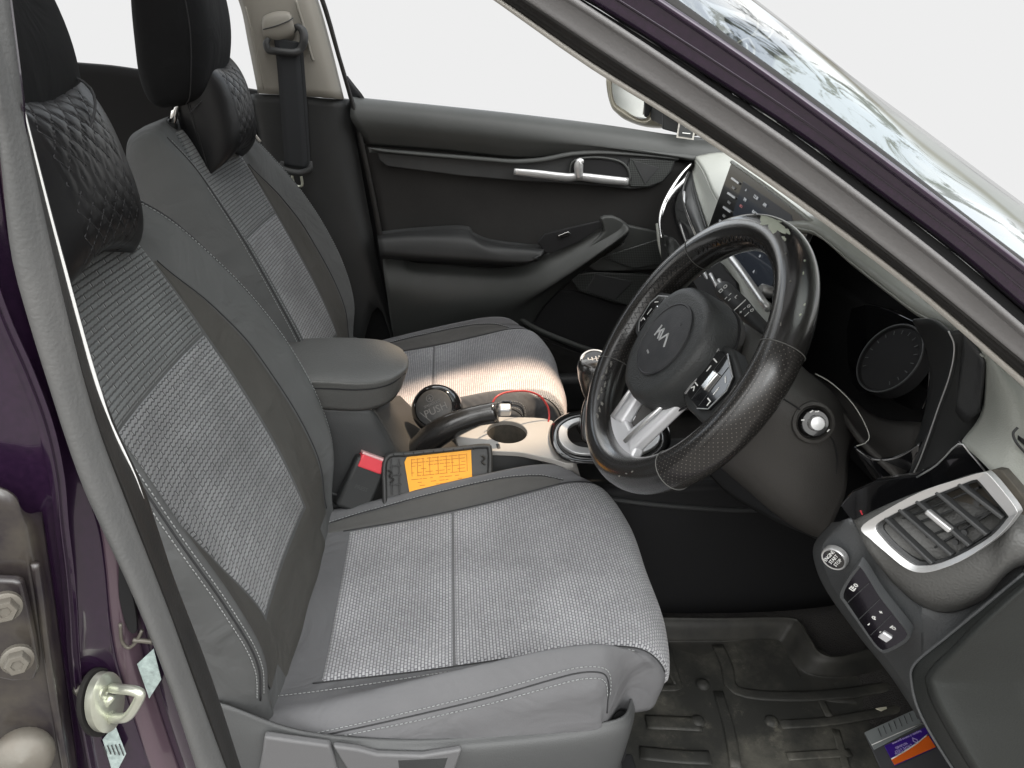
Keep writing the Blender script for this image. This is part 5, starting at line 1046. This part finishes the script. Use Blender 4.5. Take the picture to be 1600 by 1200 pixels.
# handbrake
hb=tube('handbrake_grip',A((640,722,1.19),(668,690,1.185),(700,668,1.18),(740,652,1.175),(776,644,1.17)),[.020,.0215,.0215,.0195,.0165,.0165],M['leather'],cc,flat=1.15,sides=20)
tube('grip_seam',[p+np.array([0,-.0165,-.004]) for p in A((668,690,1.185),(700,670,1.18),(740,656,1.175),(772,650,1.17))],.0010,M['dark'],hb,sides=6)
p0,p1=P(776,644,1.17),P(790,640,1.167); box('release_button',frameof(p1*.9+p0*.1,p1-p0,(0,-.4,1)),.022,.017,.019,M['silver'],hb,.004)
box('button_back',frameof(p1*.9+p0*.1+np.array([.004,.012,0]),p1-p0,(0,-.4,1)),.018,.012,.021,M['gloss'],hb,.003)
# round push lid pot
pt=thing('push_lid_pot','shiny black round pot with a tilted push lid standing behind the handbrake','pot',P(690,700,1.26))
tf=frameof(P(678,637,1.215),(1,.25,.25),(-.30,-.82,.62))
lathe('pot_body',tf,[(.033,-.085),(.041,-.06),(.046,-.030),(.044,-.010),(.037,.001),(.0345,.002),(.0335,-.001)],M['gloss'],pt,n=48)
pld=lathe('push_lid',tf,[(.033,-.002),(.033,.0015),(.031,.0028),(.001,.0030)],mat('lid_black',(.03,.03,.03),.5,var=(120,.6,(.05,.05,.05))),pt,n=48)
ltr=mat('embossed_letter',(.10,.10,.10),.4)
text('lid_lettering','PUSH',(loc(tf,.002,-.006,.0031),)+tf[1:],.0185,ltr,pld,depth=.0004)
text('lid_lettering','SMOKELESS',(loc(tf,0,.007,.0031),)+tf[1:],.0062,ltr,pld,depth=.0003)
strokes('lid_emblem',[[(.007*math.cos(a)*.9,.018+.007*math.sin(a)*.9) for a in np.linspace(0,6.3,18)],[(0,.014),(0,.022)],[(-.003,.018),(.003,.018)],[(-.026,.002),(-.012,-.024),(.010,-.024)]],(loc(tf,0,0,.0030),)+tf[1:],.0010,ltr,pld,.0004)
box('lid_glint_tab',(loc(tf,.002,-.0285,.004),)+tf[1:],.008,.0035,.002,M['chrome'],pld,.0008)
# fuse box cover
fu=thing('fuse_box_cover','upturned black ribbed fuse box cover with an orange diagram label, beside the handbrake','fuse box cover',P(685,740,1.13))
Of,nf=plane3(P(608,716,1.125),P(762,700,1.125),P(612,790,1.085)); zf=nf if nf.dot(CAM-Of)>0 else -nf
Fq=lambda px,py,k=0: PL(px,py,Of,nf)+zf*k
tr=prism('cover_tray',[Fq(*q) for q in ((604,712),(640,708),(700,702),(758,697),(765,704),(764,740),(762,800),(700,815),(606,822),(602,760))],.006,M['tray'],fu,.0015)
tube('cover_rim',[Fq(*q,k=.004) for q in ((604,820),(601,765),(604,716),(640,709),(700,703),(756,697),(765,704),(765,745),(763,790))],.0042,M['tray'],fu,n=5)
for k in range(9): 
    a=615+k*15.5; p,q=Fq(a,708.5-k*1.2,.008),Fq(a+1,712-k*1.2,.008); tube('rim_notch',[p,q],.0009,M['dark'],fu,n=1,sides=5)
for y_ in (728,742,757): box('tray_rib',frameof(Fq(618,y_,.003),Fq(630,y_-1)-Fq(608,y_+1),zf),.020,.0015,.006,M['tray'],fu,.0004)
for x_ in (612,624): box('tray_rib',frameof(Fq(x_,745,.003),Fq(x_+1,760)-Fq(x_,720),zf),.06,.0015,.006,M['tray'],fu,.0004)
tube('cover_clip',[Fq(*q,k=.006) for q in ((606,735),(612,738),(609,744),(615,749),(610,754))],.0014,M['rubber'],fu,sides=8)
tube('cover_clip',[Fq(*q,k=.006) for q in ((752,712),(757,716),(753,722),(758,726))],.0014,M['rubber'],fu,sides=8)
lb=prism('orange_label',[Fq(*q,k=.0035) for q in ((636,714),(690,708),(736,703),(738,760),(741,800),(646,806),(640,770),(632,722))],.001,M['orange'],fu,.0002)
ff=frameof(Fq(688,735,.0036),Fq(736,728)-Fq(636,739),zf)
def of(px,py): d=Fq(px,py)-ff[0]; return (d.dot(ff[1]),d.dot(ff[2]))
sg_=[];rr=random.Random(8)
for r_ in range(9):
    y0=719+r_*5.2
    x=643
    while x<728:
        w_=rr.choice((4,6,8,11)); 
        if rr.random()<.8: sg_.append([of(x,y0-(x-636)*.10),of(min(x+w_,730),y0-(x+w_-636)*.10)])
        x+=w_+rr.choice((1.5,2,5))
for c_ in (643,652,661,671,684,697,706,717,729): sg_.append([of(c_,718-(c_-636)*.1),of(c_+1,745-(c_-636)*.1)])
strokes('label_printing',sg_,ff,.0011,M['oprint'],lb,.0001)
# belt buckle of the near seat
bk_=thing('belt_buckle','black seat belt buckle with red release button beside the near seat','belt buckle',P(570,760,1.12))
ba=P(545,790,1.11); bb=P(583,722,1.115); bf=frameof((ba+bb)/2,(bb-ba),(.25,-1,.30))
box('buckle_body',bf,np.linalg.norm(bb-ba)*1.0,.056,.026,M['black'],bk_,.006)
b0=(loc(bf,np.linalg.norm(bb-ba)*.44,0,.002),)+bf[1:]
box('release_button',b0,.026,.044,.024,M['red'],bk_,.003); box('button_edge',(loc(b0,.012,.002,.002),)+b0[1:],.004,.042,.022,M['pinkw'],bk_,.001)
text('buckle_word','PRESS',(loc(bf,-.004,0,.0132),bf[2]*-1,bf[1],bf[3]),.009,M['blackm'],bk_,depth=.0003)
tube('buckle_stalk',[ba,ba+np.array([-.03,.0,-.12])],.012,M['dark'],bk_,n=3)
# red cable
cb=tube('red_cable',A((768,632,1.19),(776,620,1.20),(792,613,1.215),(820,611,1.23),(842,618,1.24),(855,634,1.24),(858,650,1.235),(855,668,1.22)),.0018,M['wire'],None,sides=10)
tag(cb,'thin red cable arching from the handbrake to the gear lever surround','cable')
cb2=tube('black_cable',A((772,634,1.21),(790,636,1.24),(806,642,1.25),(816,650,1.25),(818,660,1.24)),.0012,M['rubber'],None,sides=8)
tag(cb2,'thin black cable curving beneath the red one above the cup holder','cable')
# ------------------------------------------------------------------ floor
def Zm(px,py,z=.33): return P(px,py,Z=z)
patch('driver_footwell',[[Zm(940,950,.34),Zm(1040,958,.34),(.70,1.03,.355),(.85,1.03,.38),(1.0,1.03,.50),(1.15,1.03,.62)],[(.2,1.0,.315),(.45,.98,.315),(.75,.95,.33),(.9,.95,.36),(1.02,.95,.48),(1.16,.95,.60)],[(.2,.7,.315),(.45,.7,.315),(.75,.7,.33),(.9,.7,.36),(1.02,.7,.48),(1.16,.7,.6)],[(.2,.52,.315),(.45,.52,.315),(.75,.52,.33),(.9,.52,.36),(1.02,.52,.48),(1.16,.52,.6)]],M['carpet'],car,n=5,thick=.01)
box('tunnel_side',frameof((.62,1.10,.43),(1,0,0),(0,-1,.05)),.95,.34,.03,M['dark'],cc,.01)
tube('tunnel_edge',A((930,776,1.09),(1000,786,1.09),(1090,794,1.09),(1170,797,1.09),(1230,788,1.09)),.005,M['blackm'],cc,sides=10)
mt=thing('floor_mat','dusty black moulded rubber mat on the floor in front of the near seat','floor mat',(.5,.8,.32))
top=[(960,966),(1030,968),(1130,969),(1228,968),(1250,976),(1264,1000),(1282,1024),(1312,1030),(1360,1018),(1440,1000)]
inn=[(960,1004),(1030,1006),(1120,1006),(1205,1004),(1222,1012),(1236,1036),(1262,1056),(1310,1062),(1370,1054),(1450,1036)]
T=[Zm(a,b,.365) for a,b in top]; I=[Zm(a,b,.328) for a,b in inn]; back=[t+np.array([.0 if k<4 else .02,.03 if k<6 else .015,-.03]) for k,t in enumerate(T)]
patch('mat_rim',[back,[t+np.array([.002,.006,0]) for t in T],T,[t*.6+i*.4+np.array([0,0,.006]) for t,i in zip(T,I)],[t*.25+i*.75-np.array([0,0,.003]) for t,i in zip(T,I)],I,[i+np.array([0,-.05,-.001]) for i in I]],M['matrim'],mt,n=5,thick=.003)
gx,gy=90,70; V=[]
x0,x1,y0,y1=.24,1.0,.50,1.005
def groove(d,w): return math.exp(-(d/w)**2)
for j in range(gy+1):
    for i in range(gx+1):
        x=x0+(x1-x0)*i/gx; y=y0+(y1-y0)*j/gy; h=.3285
        V.append((x,y,h+.002*math.sin(x*23+y*9)*math.sin(y*17)))
patch_f=grid_faces(gy+1,gx+1); o_=obj('mat_floor',V,patch_f,M['mat'],mt); solid(o_,.004)
def zb(pts,w,h,name='mat_ridge'):
    q=[Zm(a,b,.331) for a,b in pts]; return tube(name,q,w*1.3,M['mat'],mt,n=4,sides=10,flat=h*.24,upv=(0,0,1))
zb([(1012,1040),(1040,1046),(1060,1072),(1012,1074)],.006,.7); zb([(1040,1006),(1060,1072)],.006,.6)
zb([(1122,1008),(1136,1040),(1150,1078),(1230,1088),(1330,1082),(1440,1062)],.0085,.7); zb([(1122,1080),(1140,1140),(1150,1200)],.007,.5)
zb([(1010,1128),(1060,1130),(1096,1132)],.011,.6); zb([(1000,1176),(1060,1182),(1110,1184)],.010,.6)
zb([(1220,1132),(1300,1126),(1400,1108),(1450,1096)],.007,.6); zb([(1280,1088),(1296,1120)],.005,.5); zb([(1306,1140),(1320,1190),(1330,1230)],.005,.5); zb([(1230,1182),(1290,1178),(1330,1176)],.006,.5)
for a,b in((1098,1070),(1090,1128),(1205,1128)): lathe('mat_stud',frameof(Zm(a,b,.329),(1,0,0),(0,0,1)),[(.012,0),(.011,.004),(.006,.007),(.001,.0075)],M['mat'],mt,n=20)
cdz=.342
cdm=thing('gift_card','small violet and orange printed card in a grey holder lying on the rubber mat','card',Zm(1420,1150,cdz))
K=lambda px,py,k=0: P(px,py,Z=cdz+k)
prism('card_holder',[K(1351,1144),(K(1430,1108)),K(1470,1090),K(1500,1150),K(1520,1215),K(1395,1240)],.004,M['cardd'],cdm,.001,dirv=(0,0,-1))
prism('holder_band',[K(1351,1144,.001),K(1430,1108,.001),K(1470,1090,.001),K(1480,1118,.001),K(1440,1132,.001),K(1366,1171,.001)],.002,M['cardg'],cdm,.0006,dirv=(0,0,-1))
tube('band_line',[K(1362,1164,.0025),K(1400,1147,.0025),(K(1445,1128,.0025))],.0007,M['white'],cdm,n=2,sides=6)
for k in range(8):
    p,q=K(1372+k*8.1,1138-k*4.0,.0025),K(1377+k*8.1,1151-k*4.0,.0025); tube('band_tick',[p,q],.0006,M['cardd'],cdm,n=1,sides=5)
cf_=prism('printed_card',[K(1382,1165,.003),K(1450,1134,.003),K(1462,1168,.003),K(1398,1196,.003)],.0015,M['violet'],cdm,.0004,dirv=(0,0,-1))
prism('orange_field',[K(1393,1187,.0036),K(1415,1174,.0036),K(1433,1162,.0036),K(1450,1148,.0036),K(1462,1167,.0036),K(1398,1195,.0036)],.0008,M['orangep'],cf_,.0001,dirv=(0,0,-1))
tube('white_swoosh',[K(1393,1186,.0038),K(1415,1173,.0038),K(1433,1161,.0038),K(1450,1147,.0038)],.0010,M['white'],cf_,n=4,sides=6)
kx=K(1388,1166)-K(1446,1140); kfr=lambda px,py: frameof(K(px,py,.0038),kx,(0,0,1))
text('card_word','Requests of interest guarantee',kfr(1417,1152),.0050,M['lav'],cf_,depth=.0001)
text('card_word','RETURNED',kfr(1408,1165),.0050,M['lav'],cf_,depth=.0001)
text('card_word','DRIVE DEEP',kfr(1412,1170),.0072,M['lav'],cf_,depth=.0001,shear=.3)
strokes('card_emblem',[[(-.004,0),(0,.005),(.004,0),(0,-.005),(-.004,0)]],kfr(1430,1157),.0016,M['lav'],cf_,.0002)
scp=prism('paper_scrap',[Zm(*q,z=.335) for q in ((1368,1107),(1376,1105),(1385,1104),(1386,1107),(1377,1111))],.001,M['scrap'],None,.0002)
tag(scp,'tiny torn scrap of pale paper on the mat above the printed card','paper scrap')

# ------------------------------------------------------------------ outer body ahead of the doorway
prism('front_wing',[(.70,.40,.25),(.68,.40,.97),(.80,.40,.925),(1.30,.40,.86),(1.36,.40,.25)],.05,M['paint'],car,.012,dirv=(0,1,0))
prism('kick_panel',[(.62,.47,.30),(.60,.47,.70),(.64,.47,.90),(.72,.47,.95),(1.2,.47,.90),(1.2,.47,.30)],.03,M['black'],car,.006,dirv=(0,1,0))
patch('scuttle_cover',[[(.72,.46,.945),(.9,.46,.905),(1.3,.46,.86)],[(.86,.9,.955),(1.0,.9,.925),(1.3,.9,.89)],[(.92,1.25,.955),(1.05,1.25,.93),(1.3,1.25,.90)],[(.92,1.6,.955),(1.05,1.6,.925),(1.3,1.6,.89)],[(.86,1.98,.95),(1.0,1.98,.905),(1.3,1.98,.86)]],M['paint'],car,n=5,thick=.006)
